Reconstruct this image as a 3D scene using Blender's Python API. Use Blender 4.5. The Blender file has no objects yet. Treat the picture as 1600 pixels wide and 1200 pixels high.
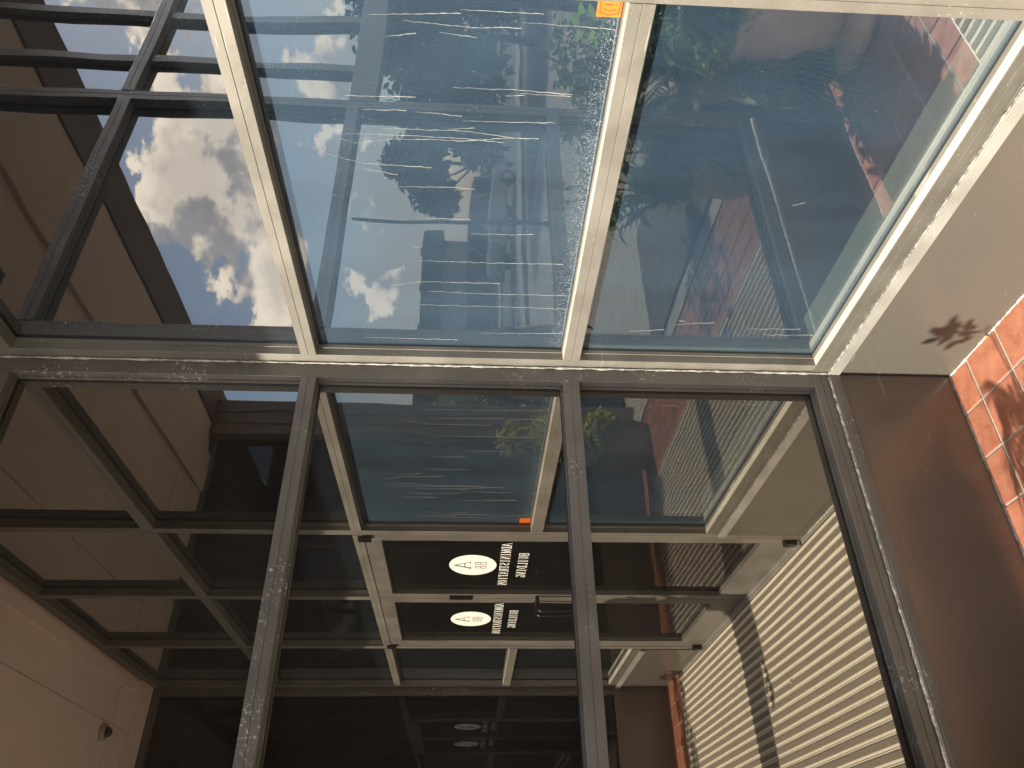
import bpy, bmesh, math, random
from mathutils import Vector, Matrix, noise as mnoise
random.seed(7)
sc = bpy.context.scene
C = sc.collection

# ---------------------------------------------------------------- camera
CX, CY, CZ = 1.4173, 1.9485, 1.55
cam_d = bpy.data.cameras.new('camera')
cam = bpy.data.objects.new('camera', cam_d)
C.objects.link(cam)
sc.camera = cam
cam_d.sensor_fit = 'HORIZONTAL'
cam_d.sensor_width = 36.0
cam_d.lens = 36.0 * 1196.75 / 1600.0
cam_d.clip_start = 0.02
cam_d.clip_end = 2000
RX = Vector((0.01455913, 0.05583581, -0.99833381))     # picture right
RY = Vector((0.82218507, -0.56887487, -0.01982632))    # picture down
RF = Vector((-0.56903404, -0.8205265, -0.05418969))    # forward
cam.matrix_world = Matrix((
    (RX.x, -RY.x, -RF.x, CX),
    (RX.y, -RY.y, -RF.y, CY),
    (RX.z, -RY.z, -RF.z, CZ),
    (0, 0, 0, 1)))

# ---------------------------------------------------------------- light
SUN_EL = math.radians(33.2)
world = bpy.data.worlds.new('World')
sc.world = world
world.use_nodes = True
wn = world.node_tree.nodes
wl = world.node_tree.links
wn.clear()


def N(nodes, t, **kw):
    n = nodes.new(t)
    for k, v in kw.items():
        setattr(n, k, v)
    return n


def M2(nt, op, a, b=None, c=None, clamp=False):
    n = nt.nodes.new('ShaderNodeMath')
    n.operation = op
    n.use_clamp = clamp
    for i, v in enumerate((a, b, c)):
        if v is None:
            continue
        if isinstance(v, (int, float)):
            n.inputs[i].default_value = v
        else:
            nt.links.new(v, n.inputs[i])
    return n.outputs[0]


def ramp(nt, v, lo, hi, a=0.0, b=1.0, smooth=True):
    n = nt.nodes.new('ShaderNodeMapRange')
    n.interpolation_type = 'SMOOTHSTEP' if smooth else 'LINEAR'
    n.inputs['From Min'].default_value = lo
    n.inputs['From Max'].default_value = hi
    n.inputs['To Min'].default_value = a
    n.inputs['To Max'].default_value = b
    nt.links.new(v, n.inputs['Value'])
    return n.outputs[0]


def mixc(nt, f, a, b, mode='MIX'):
    n = nt.nodes.new('ShaderNodeMix')
    n.data_type = 'RGBA'
    n.blend_type = mode
    for k, v in (('Factor', f), ('A', a), ('B', b)):
        s = [i for i in n.inputs if i.name == k and i.enabled][0]
        if isinstance(v, (int, float)):
            s.default_value = v
        elif isinstance(v, tuple):
            s.default_value = v if len(v) == 4 else v + (1,)
        else:
            nt.links.new(v, s)
    return [o for o in n.outputs if o.enabled][0]


nt = world.node_tree
sky = N(wn, 'ShaderNodeTexSky', sky_type='NISHITA')
sky.sun_disc = False
sky.sun_elevation = SUN_EL
sky.sun_rotation = math.radians(90)
sky.air_density = 1.0
sky.dust_density = 1.2
sky.ozone_density = 1.2
tc = N(wn, 'ShaderNodeTexCoord')
sx = N(wn, 'ShaderNodeSeparateXYZ')
wl.new(tc.outputs['Generated'], sx.inputs[0])
zz = sx.outputs[2]
el = M2(nt, 'MULTIPLY', M2(nt, 'ARCSINE', zz), 57.2958)
az = M2(nt, 'MULTIPLY', M2(nt, 'ARCTAN2', sx.outputs[1], sx.outputs[0]), 57.2958)


def cnoise(off, scale, detail=9, rough=0.55, stretch=1.5, dist=0.0):
    mp = N(wn, 'ShaderNodeMapping')
    mp.inputs['Location'].default_value = off
    mp.inputs['Scale'].default_value = (1, 1, stretch)
    wl.new(tc.outputs['Generated'], mp.inputs[0])
    n = N(wn, 'ShaderNodeTexNoise')
    n.inputs['Scale'].default_value = scale
    n.inputs['Detail'].default_value = detail
    n.inputs['Roughness'].default_value = rough
    n.inputs['Distortion'].default_value = dist
    wl.new(mp.outputs[0], n.inputs['Vector'])
    return n.outputs['Fac']


# a band of cumulus high above the street, thinner clouds all around
elc = M2(nt, 'SUBTRACT', 26.5, M2(nt, 'MULTIPLY', az, 0.19))
band = M2(nt, 'SUBTRACT', 1.0, M2(nt, 'DIVIDE', M2(nt, 'ABSOLUTE', M2(nt, 'SUBTRACT', el, elc)), 6.0), clamp=True)
azm = ramp(nt, az, 56, 47)
band = M2(nt, 'MULTIPLY', M2(nt, 'POWER', band, 0.6), azm)
dens_l = []
for dz in (0.0, 0.035):
    n1 = cnoise((0.42, 0.9, dz * 1.7), 6.5)
    n2 = cnoise((2.3, 1.1, dz * 1.7), 15.0, 8, 0.62)
    d = M2(nt, 'ADD', n1, M2(nt, 'MULTIPLY', n2, 0.40))
    dens_l.append(d)
d0 = M2(nt, 'ADD', dens_l[0], M2(nt, 'MULTIPLY', band, 0.235))
cover = ramp(nt, d0, 0.80, 0.84)
lit = ramp(nt, M2(nt, 'SUBTRACT', dens_l[0], dens_l[1]), -0.05, 0.10)
core = ramp(nt, d0, 0.84, 1.02)
lowh = M2(nt, 'MULTIPLY', ramp(nt, el, 13, 4), ramp(nt, cnoise((5, 2, 1), 4, 5), 0.35, 0.6))
cl_sun = mixc(nt, lit, (0.75, 0.77, 0.84), (2.3, 2.1, 1.8))
cl_col = mixc(nt, M2(nt, 'MULTIPLY', core, M2(nt, 'SUBTRACT', 1.0, M2(nt, 'MULTIPLY', lit, 0.55))), cl_sun, (0.62, 0.62, 0.66))
bg1 = N(wn, 'ShaderNodeBackground')
bg1.inputs['Strength'].default_value = 0.15
wl.new(sky.outputs[0], bg1.inputs['Color'])
bg2 = N(wn, 'ShaderNodeBackground')
bg2.inputs['Strength'].default_value = 1.0
wl.new(cl_col, bg2.inputs['Color'])
bg3 = N(wn, 'ShaderNodeBackground')
bg3.inputs['Color'].default_value = (0.86, 0.85, 0.90, 1)
bg3.inputs['Strength'].default_value = 0.85
m0 = N(wn, 'ShaderNodeMixShader')
wl.new(M2(nt, 'MULTIPLY', lowh, 0.75), m0.inputs[0])
wl.new(bg1.outputs[0], m0.inputs[1])
wl.new(bg3.outputs[0], m0.inputs[2])
m1 = N(wn, 'ShaderNodeMixShader')
wl.new(M2(nt, 'MULTIPLY', cover, 0.95), m1.inputs[0])
wl.new(m0.outputs[0], m1.inputs[1])
wl.new(bg2.outputs[0], m1.inputs[2])
wo = N(wn, 'ShaderNodeOutputWorld')
wl.new(m1.outputs[0], wo.inputs[0])

sun_d = bpy.data.lights.new('sun', 'SUN')
sun_d.energy = 5.0
sun_d.angle = math.radians(0.53)
sun_d.color = (1.0, 0.92, 0.79)
sun = bpy.data.objects.new('sun', sun_d)
C.objects.link(sun)
sdir = Vector((math.cos(SUN_EL), 0.0, math.sin(SUN_EL)))
sun.rotation_euler = sdir.to_track_quat('Z', 'Y').to_euler()
sun.location = (30, 0, 25)

sc.view_settings.view_transform = 'Standard'
sc.view_settings.look = 'None'
sc.view_settings.exposure = 1.45
sc.view_settings.gamma = 1.0
sc.view_settings.use_curve_mapping = False
sc.render.engine = 'CYCLES'
sc.cycles.max_bounces = 12
sc.cycles.glossy_bounces = 8
sc.cycles.transparent_max_bounces = 24
sc.cycles.sample_clamp_indirect = 6.0

# ---------------------------------------------------------------- materials
G = 0.045        # how far the panes sit behind the face of the frames


def mat(name):
    m = bpy.data.materials.new(name)
    m.use_nodes = True
    m.node_tree.nodes.clear()
    return m, m.node_tree


def tex(t, scale, detail=4, rough=0.5, vec=None, mscale=None, dist=0, obj=True):
    tcn = t.nodes.new('ShaderNodeTexCoord')
    v = tcn.outputs['Object']
    if not obj:
        g = t.nodes.new('ShaderNodeNewGeometry')
        v = g.outputs['Position']
    if mscale:
        mp = t.nodes.new('ShaderNodeMapping')
        mp.inputs['Scale'].default_value = mscale
        t.links.new(v, mp.inputs[0])
        v = mp.outputs[0]
    n = t.nodes.new('ShaderNodeTexNoise')
    n.inputs['Scale'].default_value = scale
    n.inputs['Detail'].default_value = detail
    n.inputs['Roughness'].default_value = rough
    n.inputs['Distortion'].default_value = dist
    t.links.new(v, n.inputs['Vector'])
    return n.outputs['Fac']


def bump(t, h, strength, dist):
    b = t.nodes.new('ShaderNodeBump')
    b.inputs['Strength'].default_value = strength
    b.inputs['Distance'].default_value = dist
    t.links.new(h, b.inputs['Height'])
    return b.outputs[0]


def princ(name, c1, c2=None, rough=0.5, metal=0.0, scale=8, detail=5, bs=0.0, bd=0.002, bscale=40, mscale=None,
          spec=0.5, rough2=None, lo=0.35, hi=0.65, rnd=0.0, world_pos=False):
    m, t = mat(name)
    p = t.nodes.new('ShaderNodeBsdfPrincipled')
    o = t.nodes.new('ShaderNodeOutputMaterial')
    t.links.new(p.outputs[0], o.inputs[0])
    p.inputs['Metallic'].default_value = metal
    p.inputs['Roughness'].default_value = rough
    p.inputs['Specular IOR Level'].default_value = spec
    f = ramp(t, tex(t, scale, detail, 0.6, mscale=mscale, obj=not world_pos), lo, hi)
    col = mixc(t, f, tuple(c1), tuple(c2 or c1))
    if rnd:
        oi = t.nodes.new('ShaderNodeObjectInfo')
        hs = t.nodes.new('ShaderNodeHueSaturation')
        t.links.new(col, hs.inputs['Color'])
        t.links.new(ramp(t, oi.outputs['Random'], 0, 1, 1 - rnd, 1 + rnd, False), hs.inputs['Value'])
        col = hs.outputs[0]
    t.links.new(col, p.inputs['Base Color'])
    if rough2 is not None:
        t.links.new(M2(t, 'ADD', M2(t, 'MULTIPLY', f, rough2 - rough), rough), p.inputs['Roughness'])
    if bs:
        t.links.new(bump(t, tex(t, bscale, 5, 0.6, mscale=mscale, obj=not world_pos), bs, bd), p.inputs['Normal'])
    return m


def frame_mat(name, base, base2, speck, metal=0.35, rough=0.42, scratch=0.5, bs=0.12, thr=0.60):
    """weathered anodised aluminium: mottling, brushed grain, pale oxide flecks and thin scratches"""
    m, t = mat(name)
    p = t.nodes.new('ShaderNodeBsdfPrincipled')
    o = t.nodes.new('ShaderNodeOutputMaterial')
    t.links.new(p.outputs[0], o.inputs[0])
    big = ramp(t, tex(t, 5, 5, 0.6, obj=False), 0.3, 0.7)
    col = mixc(t, big, base, base2)
    fl = tex(t, 90, 6, 0.75, obj=False)
    patch = ramp(t, tex(t, 3.5, 3, 0.6, obj=False), 0.50, 0.66)
    fleck = M2(t, 'MULTIPLY', ramp(t, fl, thr, thr + 0.06), M2(t, 'ADD', M2(t, 'MULTIPLY', patch, 0.8), 0.03))
    col = mixc(t, M2(t, 'MULTIPLY', fleck, speck), col, (0.75, 0.72, 0.66))
    # thin straight handling scratches, horizontal and a few slanted
    g = t.nodes.new('ShaderNodeNewGeometry')
    for rot, mscale in (((0.10, 0, 0.0), (6, 6, 190)), ((-0.5, 0.45, 0), (9, 9, 230))):
        mp = t.nodes.new('ShaderNodeMapping')
        mp.inputs['Rotation'].default_value = rot
        mp.inputs['Scale'].default_value = mscale
        t.links.new(g.outputs['Position'], mp.inputs[0])
        ns = t.nodes.new('ShaderNodeTexNoise')
        ns.inputs['Scale'].default_value = 1.0
        ns.inputs['Detail'].default_value = 1
        t.links.new(mp.outputs[0], ns.inputs['Vector'])
        sc1 = M2(t, 'MULTIPLY', ramp(t, ns.outputs['Fac'], 0.735, 0.775), ramp(t, tex(t, 6, 2, obj=False), 0.45, 0.6))
        col = mixc(t, M2(t, 'MULTIPLY', sc1, scratch * 1.6, None, True), col, (0.5, 0.48, 0.43))
    # pin-prick dust specks
    pin = ramp(t, tex(t, 330, 1, 0.5, obj=False), 0.755, 0.79)
    col = mixc(t, M2(t, 'MULTIPLY', pin, 0.7), col, (0.5, 0.48, 0.43))
    t.links.new(col, p.inputs['Base Color'])
    p.inputs['Metallic'].default_value = metal
    t.links.new(M2(t, 'ADD', M2(t, 'MULTIPLY', big, 0.14), rough), p.inputs['Roughness'])
    t.links.new(bump(t, fl, bs, 0.001), p.inputs['Normal'])
    return m


def glass_mat(name, tint, f0, dust, dustcol, speck=0.0, wav=0.00045, splash_z=None, gcol=(0.95, 0.97, 1.0)):
    m, t = mat(name)
    o = t.nodes.new('ShaderNodeOutputMaterial')
    lw = t.nodes.new('ShaderNodeLayerWeight')
    lw.inputs['Blend'].default_value = 0.5
    wv = tex(t, 2.1, 2, 0.4, obj=False)
    nb = bump(t, wv, 1.0, wav * 10)
    F = M2(t, 'ADD', M2(t, 'MULTIPLY', M2(t, 'POWER', lw.outputs['Facing'], 5.0), 1 - f0), f0, clamp=True)
    gl = t.nodes.new('ShaderNodeBsdfGlossy')
    gl.inputs['Roughness'].default_value = 0.0
    gl.inputs['Color'].default_value = gcol + (1,)
    t.links.new(nb, gl.inputs['Normal'])
    tr = t.nodes.new('ShaderNodeBsdfTransparent')
    tr.inputs['Color'].default_value = tint + (1,)
    mx = t.nodes.new('ShaderNodeMixShader')
    t.links.new(F, mx.inputs[0])
    t.links.new(tr.outputs[0], mx.inputs[1])
    t.links.new(gl.outputs[0], mx.inputs[2])
    df = t.nodes.new('ShaderNodeBsdfDiffuse')
    g = t.nodes.new('ShaderNodeNewGeometry')
    sp = t.nodes.new('ShaderNodeSeparateXYZ')
    t.links.new(g.outputs['Position'], sp.inputs[0])
    cloudy = ramp(t, tex(t, 4, 6, 0.65, obj=False, mscale=(1, 1, 0.35)), 0.25, 0.75, 0.65, 1.25)
    grit = ramp(t, tex(t, 420, 2, 0.5, obj=False), 0.40, 0.75, 0.7, 1.6)
    dfac = M2(t, 'MULTIPLY', M2(t, 'MULTIPLY', cloudy, grit), dust, clamp=True)
    colr = dustcol
    t1 = None
    if speck:
        sps = None
        for sca, th, k in ((110, 0.055, 0.62), (45, 0.032, 0.75)):
            v = t.nodes.new('ShaderNodeTexVoronoi')
            v.inputs['Scale'].default_value = sca
            t.links.new(g.outputs['Position'], v.inputs['Vector'])
            s = ramp(t, v.outputs['Distance'], th * 2.2, th)
            wn_ = t.nodes.new('ShaderNodeTexWhiteNoise')
            t.links.new(v.outputs['Position'], wn_.inputs['Vector'])
            keep = M2(t, 'GREATER_THAN', wn_.outputs['Value'], k)
            s = M2(t, 'MULTIPLY', s, keep)
            sps = s if sps is None else M2(t, 'MAXIMUM', sps, s)
        reg = ramp(t, tex(t, 2.3, 3, 0.6, obj=False), 0.42, 0.62, 0.25, 1.0)
        sps = M2(t, 'MULTIPLY', sps, reg)
        if splash_z is not None:
            hgt = M2(t, 'SUBTRACT', sp.outputs[2], splash_z)
            near = M2(t, 'MULTIPLY', ramp(t, hgt, 0.16, 0.0), ramp(t, hgt, -0.005, 0.0))
            fine = ramp(t, tex(t, 300, 3, 0.65, obj=False), 0.55, 0.64)
            near = M2(t, 'MULTIPLY', M2(t, 'POWER', near, 2.2), fine)
            sps = M2(t, 'MAXIMUM', sps, M2(t, 'MULTIPLY', near, 0.8))
        sps = M2(t, 'MULTIPLY', sps, speck)
        colr = mixc(t, sps, dustcol, (0.50, 0.49, 0.44))
        dfac = M2(t, 'MAXIMUM', dfac, sps)
        t.links.new(colr, df.inputs['Color'])
    else:
        df.inputs['Color'].default_value = dustcol + (1,)
    mx2 = t.nodes.new('ShaderNodeMixShader')
    t.links.new(dfac, mx2.inputs[0])
    t.links.new(mx.outputs[0], mx2.inputs[1])
    t.links.new(df.outputs[0], mx2.inputs[2])
    t.links.new(mx2.outputs[0], o.inputs[0])
    return m


MT = {}
MT['frameR'] = frame_mat('weathered_bronze_frame', (0.145, 0.132, 0.110), (0.185, 0.17, 0.142), 0.35, scratch=0.25)
MT['frameL'] = frame_mat('weathered_bronze_frame_side', (0.130, 0.115, 0.101), (0.165, 0.148, 0.130), 1.0, scratch=0.15, thr=0.555)
MT['door'] = frame_mat('door_bronze', (0.125, 0.115, 0.10), (0.165, 0.152, 0.13), 0.1, scratch=0.1)

MT['frameS'] = frame_mat('sill_bronze_gloss_dark', (0.095, 0.087, 0.070), (0.115, 0.105, 0.086), 0.2, scratch=0.3)  # angle-dependent gloss darkening of the sill face put into the base colour
MT['flash'] = frame_mat('sill_flashing', (0.24, 0.228, 0.20), (0.32, 0.305, 0.27), 0.5, metal=0.4, rough=0.38)
MT['cap'] = frame_mat('sunlit_top_bronze', (0.42, 0.395, 0.32), (0.52, 0.49, 0.40), 0.4, metal=0.2, rough=0.4, scratch=0.1)  # frame metal brightened: sun glare on upward faces put into the colour


def panel_mat(name, c1, c2, rough):
    m = princ(name, c1, c2, rough, metal=0.35, scale=2.2, detail=2, world_pos=True, lo=0.2, hi=0.8)
    t = m.node_tree
    p = [n for n in t.nodes if n.type == 'BSDF_PRINCIPLED'][0]
    src = p.inputs['Base Color'].links[0].from_socket
    g = t.nodes.new('ShaderNodeNewGeometry')
    v = t.nodes.new('ShaderNodeTexVoronoi')
    v.inputs['Scale'].default_value = 26
    t.links.new(g.outputs['Position'], v.inputs['Vector'])
    w = t.nodes.new('ShaderNodeTexWhiteNoise')
    t.links.new(v.outputs['Position'], w.inputs['Vector'])
    dot = M2(t, 'MULTIPLY', ramp(t, v.outputs['Distance'], 0.055, 0.03), M2(t, 'GREATER_THAN', w.outputs['Value'], 0.5))
    mp = t.nodes.new('ShaderNodeMapping')
    mp.inputs['Rotation'].default_value = (0.12, 0.1, 0)
    mp.inputs['Scale'].default_value = (7, 7, 260)
    t.links.new(g.outputs['Position'], mp.inputs[0])
    ns = t.nodes.new('ShaderNodeTexNoise')
    ns.inputs['Scale'].default_value = 1.0
    ns.inputs['Detail'].default_value = 0
    t.links.new(mp.outputs[0], ns.inputs['Vector'])
    sc1 = M2(t, 'MULTIPLY', ramp(t, ns.outputs['Fac'], 0.845, 0.87), 0.45)
    f = M2(t, 'MAXIMUM', dot, sc1)
    t.links.new(mixc(t, f, src, (0.42, 0.40, 0.36)), p.inputs['Base Color'])
    return m


MT['panel'] = panel_mat('tile_tinted_bronze_panel', (0.150, 0.122, 0.098), (0.175, 0.142, 0.114), 0.24)  # base lifted and warmed in place of sunlit tile mirrored in the shaded panel
MT['panelR'] = panel_mat('bronze_panel_sunlit', (0.098, 0.089, 0.072), (0.112, 0.101, 0.082), 0.26)  # sunlit-wall copy of the same bronze, toned down against the sun
MT['caulk'] = princ('old_caulk', (0.22, 0.21, 0.18), (0.42, 0.41, 0.37), 0.7, scale=60, bs=0.8, bd=0.004, bscale=120, world_pos=True)
MT['caulk_dark'] = princ('lumpy_grey_caulk', (0.07, 0.065, 0.055), (0.24, 0.225, 0.19), 0.6, scale=70, bs=1.0, bd=0.004, bscale=110, world_pos=True)
MT['rubber'] = princ('black_gasket', (0.012, 0.011, 0.01), rough=0.45)
MT['spacer'] = princ('glazing_spacer', (0.45, 0.50, 0.50), (0.55, 0.60, 0.60), 0.35, metal=0.3)
MT['glassT'] = glass_mat('clean_coated_glass', (0.20, 0.26, 0.28), 0.44, 0.05, (0.11, 0.15, 0.19), 0.6, wav=0.00012)
MT['glassB'] = glass_mat('lower_coated_glass', (0.76, 0.80, 0.76), 0.32, 0.15, (0.070, 0.120, 0.185), 0.6, wav=0.00016)
MT['glassR'] = glass_mat('dusty_coated_glass', (0.30, 0.38, 0.40), 0.32, 0.25, (0.085, 0.138, 0.200), 0.8, wav=0.0002, splash_z=1.262)
MT['glassL'] = glass_mat('dark_coated_glass', (0.035, 0.035, 0.035), 0.34, 0.11, (0.13, 0.105, 0.085), 0.1, wav=0.00003, gcol=(1.0, 0.93, 0.84))
MT['glassD'] = glass_mat('door_glass', (0.05, 0.05, 0.05), 0.13, 0.04, (0.10, 0.10, 0.10), 0.1, wav=0.0001)
MT['glassO'] = glass_mat('far_side_glass', (0.03, 0.03, 0.03), 0.05, 0.03, (0.08, 0.07, 0.06), 0.0, wav=0.0001)
MT['streak'] = princ('dried_water_mark', (0.12, 0.12, 0.11), (0.27, 0.265, 0.24), 0.8, scale=90, world_pos=True)
MT['white'] = princ('white_vinyl', (0.92, 0.92, 0.86), rough=0.4)
MT['black'] = princ('black_print', (0.02, 0.02, 0.02), rough=0.4)
MT['orange'] = princ('orange_sticker', (0.60, 0.135, 0.008), (0.54, 0.115, 0.006), 0.5, scale=60)
MT['redprint'] = princ('red_print', (0.42, 0.05, 0.01), rough=0.5)
MT['redback'] = princ('red_sticker_back', (0.75, 0.03, 0.015), rough=0.5)
MT['soffit'] = princ('painted_soffit', (0.88, 0.70, 0.59), (0.93, 0.75, 0.635), 0.75, scale=1.5, bs=0.2, bd=0.003, bscale=60)
MT['fascia'] = princ('brown_fascia', (0.20, 0.155, 0.13), (0.24, 0.185, 0.155), 0.6, scale=3)
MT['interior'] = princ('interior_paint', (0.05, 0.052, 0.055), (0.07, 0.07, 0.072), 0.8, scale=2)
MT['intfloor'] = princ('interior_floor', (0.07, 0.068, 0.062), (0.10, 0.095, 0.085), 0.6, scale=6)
MT['curb_in'] = princ('interior_sill_paint', (0.66, 0.68, 0.60), (0.72, 0.74, 0.66), 0.6)
MT['grout'] = princ('grout', (0.24, 0.225, 0.18), (0.31, 0.295, 0.245), 0.85, scale=50, bs=0.6, bd=0.002, bscale=200)
MT['rail'] = princ('aluminium_rail', (0.86, 0.79, 0.63), (0.78, 0.72, 0.58), 0.42, metal=0.1, scale=20)
MT['carpet'] = princ('grey_carpet_insert', (0.15, 0.125, 0.092), (0.31, 0.265, 0.20), 0.95, scale=330, detail=3, bs=1.0, bd=0.004, bscale=400, lo=0.3, hi=0.7)
MT['chrome'] = princ('dark_handle_metal', (0.035, 0.033, 0.03), rough=0.22, metal=0.8)
MT['concrete'] = princ('concrete', (0.26, 0.245, 0.215), (0.34, 0.325, 0.29), 0.85, scale=9, bs=0.3, bscale=80)
MT['asphalt'] = princ('asphalt', (0.075, 0.073, 0.07), (0.11, 0.105, 0.10), 0.9, scale=2, bs=0.3, bscale=60)
MT['soil'] = princ('soil_bed', (0.05, 0.035, 0.022), (0.09, 0.065, 0.04), 0.95, scale=12, bs=1.0, bd=0.02, bscale=30)
def leaf_mat(name, c1, c2, tr):
    m = princ(name, c1, c2, 0.45, scale=8, rnd=0.15)
    t = m.node_tree
    p = [n for n in t.nodes if n.type == 'BSDF_PRINCIPLED'][0]
    o = [n for n in t.nodes if n.type == 'OUTPUT_MATERIAL'][0]
    tl = t.nodes.new('ShaderNodeBsdfTranslucent')
    tl.inputs['Color'].default_value = tr + (1,)
    mx = t.nodes.new('ShaderNodeMixShader')
    mx.inputs[0].default_value = 0.45
    t.links.new(p.outputs[0], mx.inputs[1])
    t.links.new(tl.outputs[0], mx.inputs[2])
    t.links.new(mx.outputs[0], o.inputs[0])
    return m


MT['leaf'] = leaf_mat('leaf_green', (0.055, 0.10, 0.022), (0.09, 0.15, 0.03), (0.16, 0.28, 0.04))
MT['leafy'] = leaf_mat('leaf_yellow_green', (0.15, 0.22, 0.03), (0.26, 0.31, 0.05), (0.40, 0.40, 0.07))
MT['leafd'] = princ('leaf_dark', (0.028, 0.055, 0.018), (0.05, 0.09, 0.028), 0.5, scale=4)
MT['bark'] = princ('bark', (0.07, 0.055, 0.04), (0.12, 0.095, 0.07), 0.9, scale=14, bs=0.8, bd=0.02, bscale=20)
MT['terracotta'] = princ('aged_terracotta', (0.42, 0.27, 0.20), (0.52, 0.36, 0.28), 0.8, scale=7, bs=0.4, bscale=50)
MT['brownpot'] = princ('brown_planter', (0.15, 0.105, 0.075), (0.20, 0.145, 0.105), 0.6, scale=5)
MT['bluepot'] = princ('dark_blue_pot', (0.012, 0.018, 0.035), (0.02, 0.028, 0.05), 0.25)
MT['steel'] = princ('dark_painted_steel', (0.035, 0.034, 0.032), rough=0.5, metal=0.3)
MT['brickwall'] = princ('brown_stucco', (0.19, 0.15, 0.13), (0.24, 0.19, 0.165), 0.85, scale=4, bs=0.2)
MT['greywall'] = princ('grey_render', (0.30, 0.30, 0.29), (0.36, 0.36, 0.35), 0.85, scale=1)
MT['roof'] = princ('dark_roof_edge', (0.045, 0.035, 0.035), (0.07, 0.055, 0.05), 0.8, scale=2)
MT['skin'] = princ('skin', (0.50, 0.27, 0.18), (0.56, 0.31, 0.21), 0.5, scale=20)
MT['hair'] = princ('dark_hair', (0.02, 0.014, 0.01), (0.04, 0.026, 0.018), 0.6, scale=60)
MT['shirt'] = princ('navy_shirt', (0.03, 0.034, 0.06), (0.045, 0.05, 0.08), 0.9, scale=30)
MT['jeans'] = princ('dark_jeans', (0.025, 0.035, 0.06), (0.045, 0.055, 0.085), 0.9, scale=40)
MT['phone'] = princ('phone_case', (0.03, 0.03, 0.032), rough=0.35)
MT['suv'] = princ('silver_car_paint', (0.45, 0.45, 0.44), rough=0.25, metal=0.5)
MT['redcar'] = princ('dark_car_paint', (0.03, 0.03, 0.035), rough=0.25, metal=0.3)
MT['carglass'] = princ('car_glass', (0.01, 0.012, 0.014), rough=0.05)
MT['tyre'] = princ('tyre_rubber', (0.015, 0.015, 0.015), rough=0.8)
MT['rim'] = princ('wheel_rim', (0.4, 0.4, 0.4), rough=0.35, metal=0.8)
MT['domecam'] = princ('smoked_dome', (0.02, 0.018, 0.018), rough=0.12)
MT['camring'] = princ('camera_housing', (0.40, 0.36, 0.31), rough=0.5)
MT['deadleaf'] = princ('dry_leaf', (0.45, 0.22, 0.06), (0.55, 0.33, 0.12), 0.7, scale=80)


def tile_mat():
    m, t = mat('red_quarry_tile')
    p = t.nodes.new('ShaderNodeBsdfPrincipled')
    o = t.nodes.new('ShaderNodeOutputMaterial')
    t.links.new(p.outputs[0], o.inputs[0])
    oi = t.nodes.new('ShaderNodeObjectInfo')
    a = ramp(t, tex(t, 16, 7, 0.65, obj=False), 0.3, 0.72)
    col = mixc(t, a, (0.245, 0.085, 0.048), (0.325, 0.135, 0.080))
    b = ramp(t, tex(t, 7, 5, 0.7, obj=False, dist=1.5), 0.52, 0.72)
    col = mixc(t, M2(t, 'MULTIPLY', b, 0.45), col, (0.38, 0.22, 0.145))
    # small lime rings left by dried drops
    v = t.nodes.new('ShaderNodeTexVoronoi')
    v.inputs['Scale'].default_value = 38
    g = t.nodes.new('ShaderNodeNewGeometry')
    t.links.new(g.outputs['Position'], v.inputs['Vector'])
    ring = M2(t, 'MULTIPLY', ramp(t, v.outputs['Distance'], 0.20, 0.25), ramp(t, v.outputs['Distance'], 0.33, 0.28))
    w = t.nodes.new('ShaderNodeTexWhiteNoise')
    t.links.new(v.outputs['Position'], w.inputs['Vector'])
    ring = M2(t, 'MULTIPLY', ring, M2(t, 'GREATER_THAN', w.outputs['Value'], 0.62))
    col = mixc(t, M2(t, 'MULTIPLY', ring, 0.35), col, (0.13, 0.045, 0.025))
    sp = ramp(t, tex(t, 300, 2, 0.5, obj=False), 0.70, 0.74)
    col = mixc(t, M2(t, 'MULTIPLY', sp, 0.7), col, (0.5, 0.44, 0.35))
    hs = t.nodes.new('ShaderNodeHueSaturation')
    t.links.new(col, hs.inputs['Color'])
    t.links.new(ramp(t, oi.outputs['Random'], 0, 1, 0.82, 1.12, False), hs.inputs['Value'])
    t.links.new(hs.outputs[0], p.inputs['Base Color'])
    t.links.new(ramp(t, a, 0, 1, 0.34, 0.5, False), p.inputs['Roughness'])
    t.links.new(bump(t, tex(t, 60, 6, 0.6, obj=False), 0.3, 0.002), p.inputs['Normal'])
    return m


MT['tile'] = tile_mat()

# ---------------------------------------------------------------- helpers


def add_box(bm, lo, hi):
    lo = Vector(lo)
    hi = Vector(hi)
    a = Vector((min(lo.x, hi.x), min(lo.y, hi.y), min(lo.z, hi.z)))
    b = Vector((max(lo.x, hi.x), max(lo.y, hi.y), max(lo.z, hi.z)))
    vs = [bm.verts.new((x, y, z)) for z in (a.z, b.z) for y in (a.y, b.y) for x in (a.x, b.x)]
    for f in ((0, 2, 3, 1), (4, 5, 7, 6), (0, 1, 5, 4), (2, 6, 7, 3), (0, 4, 6, 2), (1, 3, 7, 5)):
        bm.faces.new([vs[i] for i in f])


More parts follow.
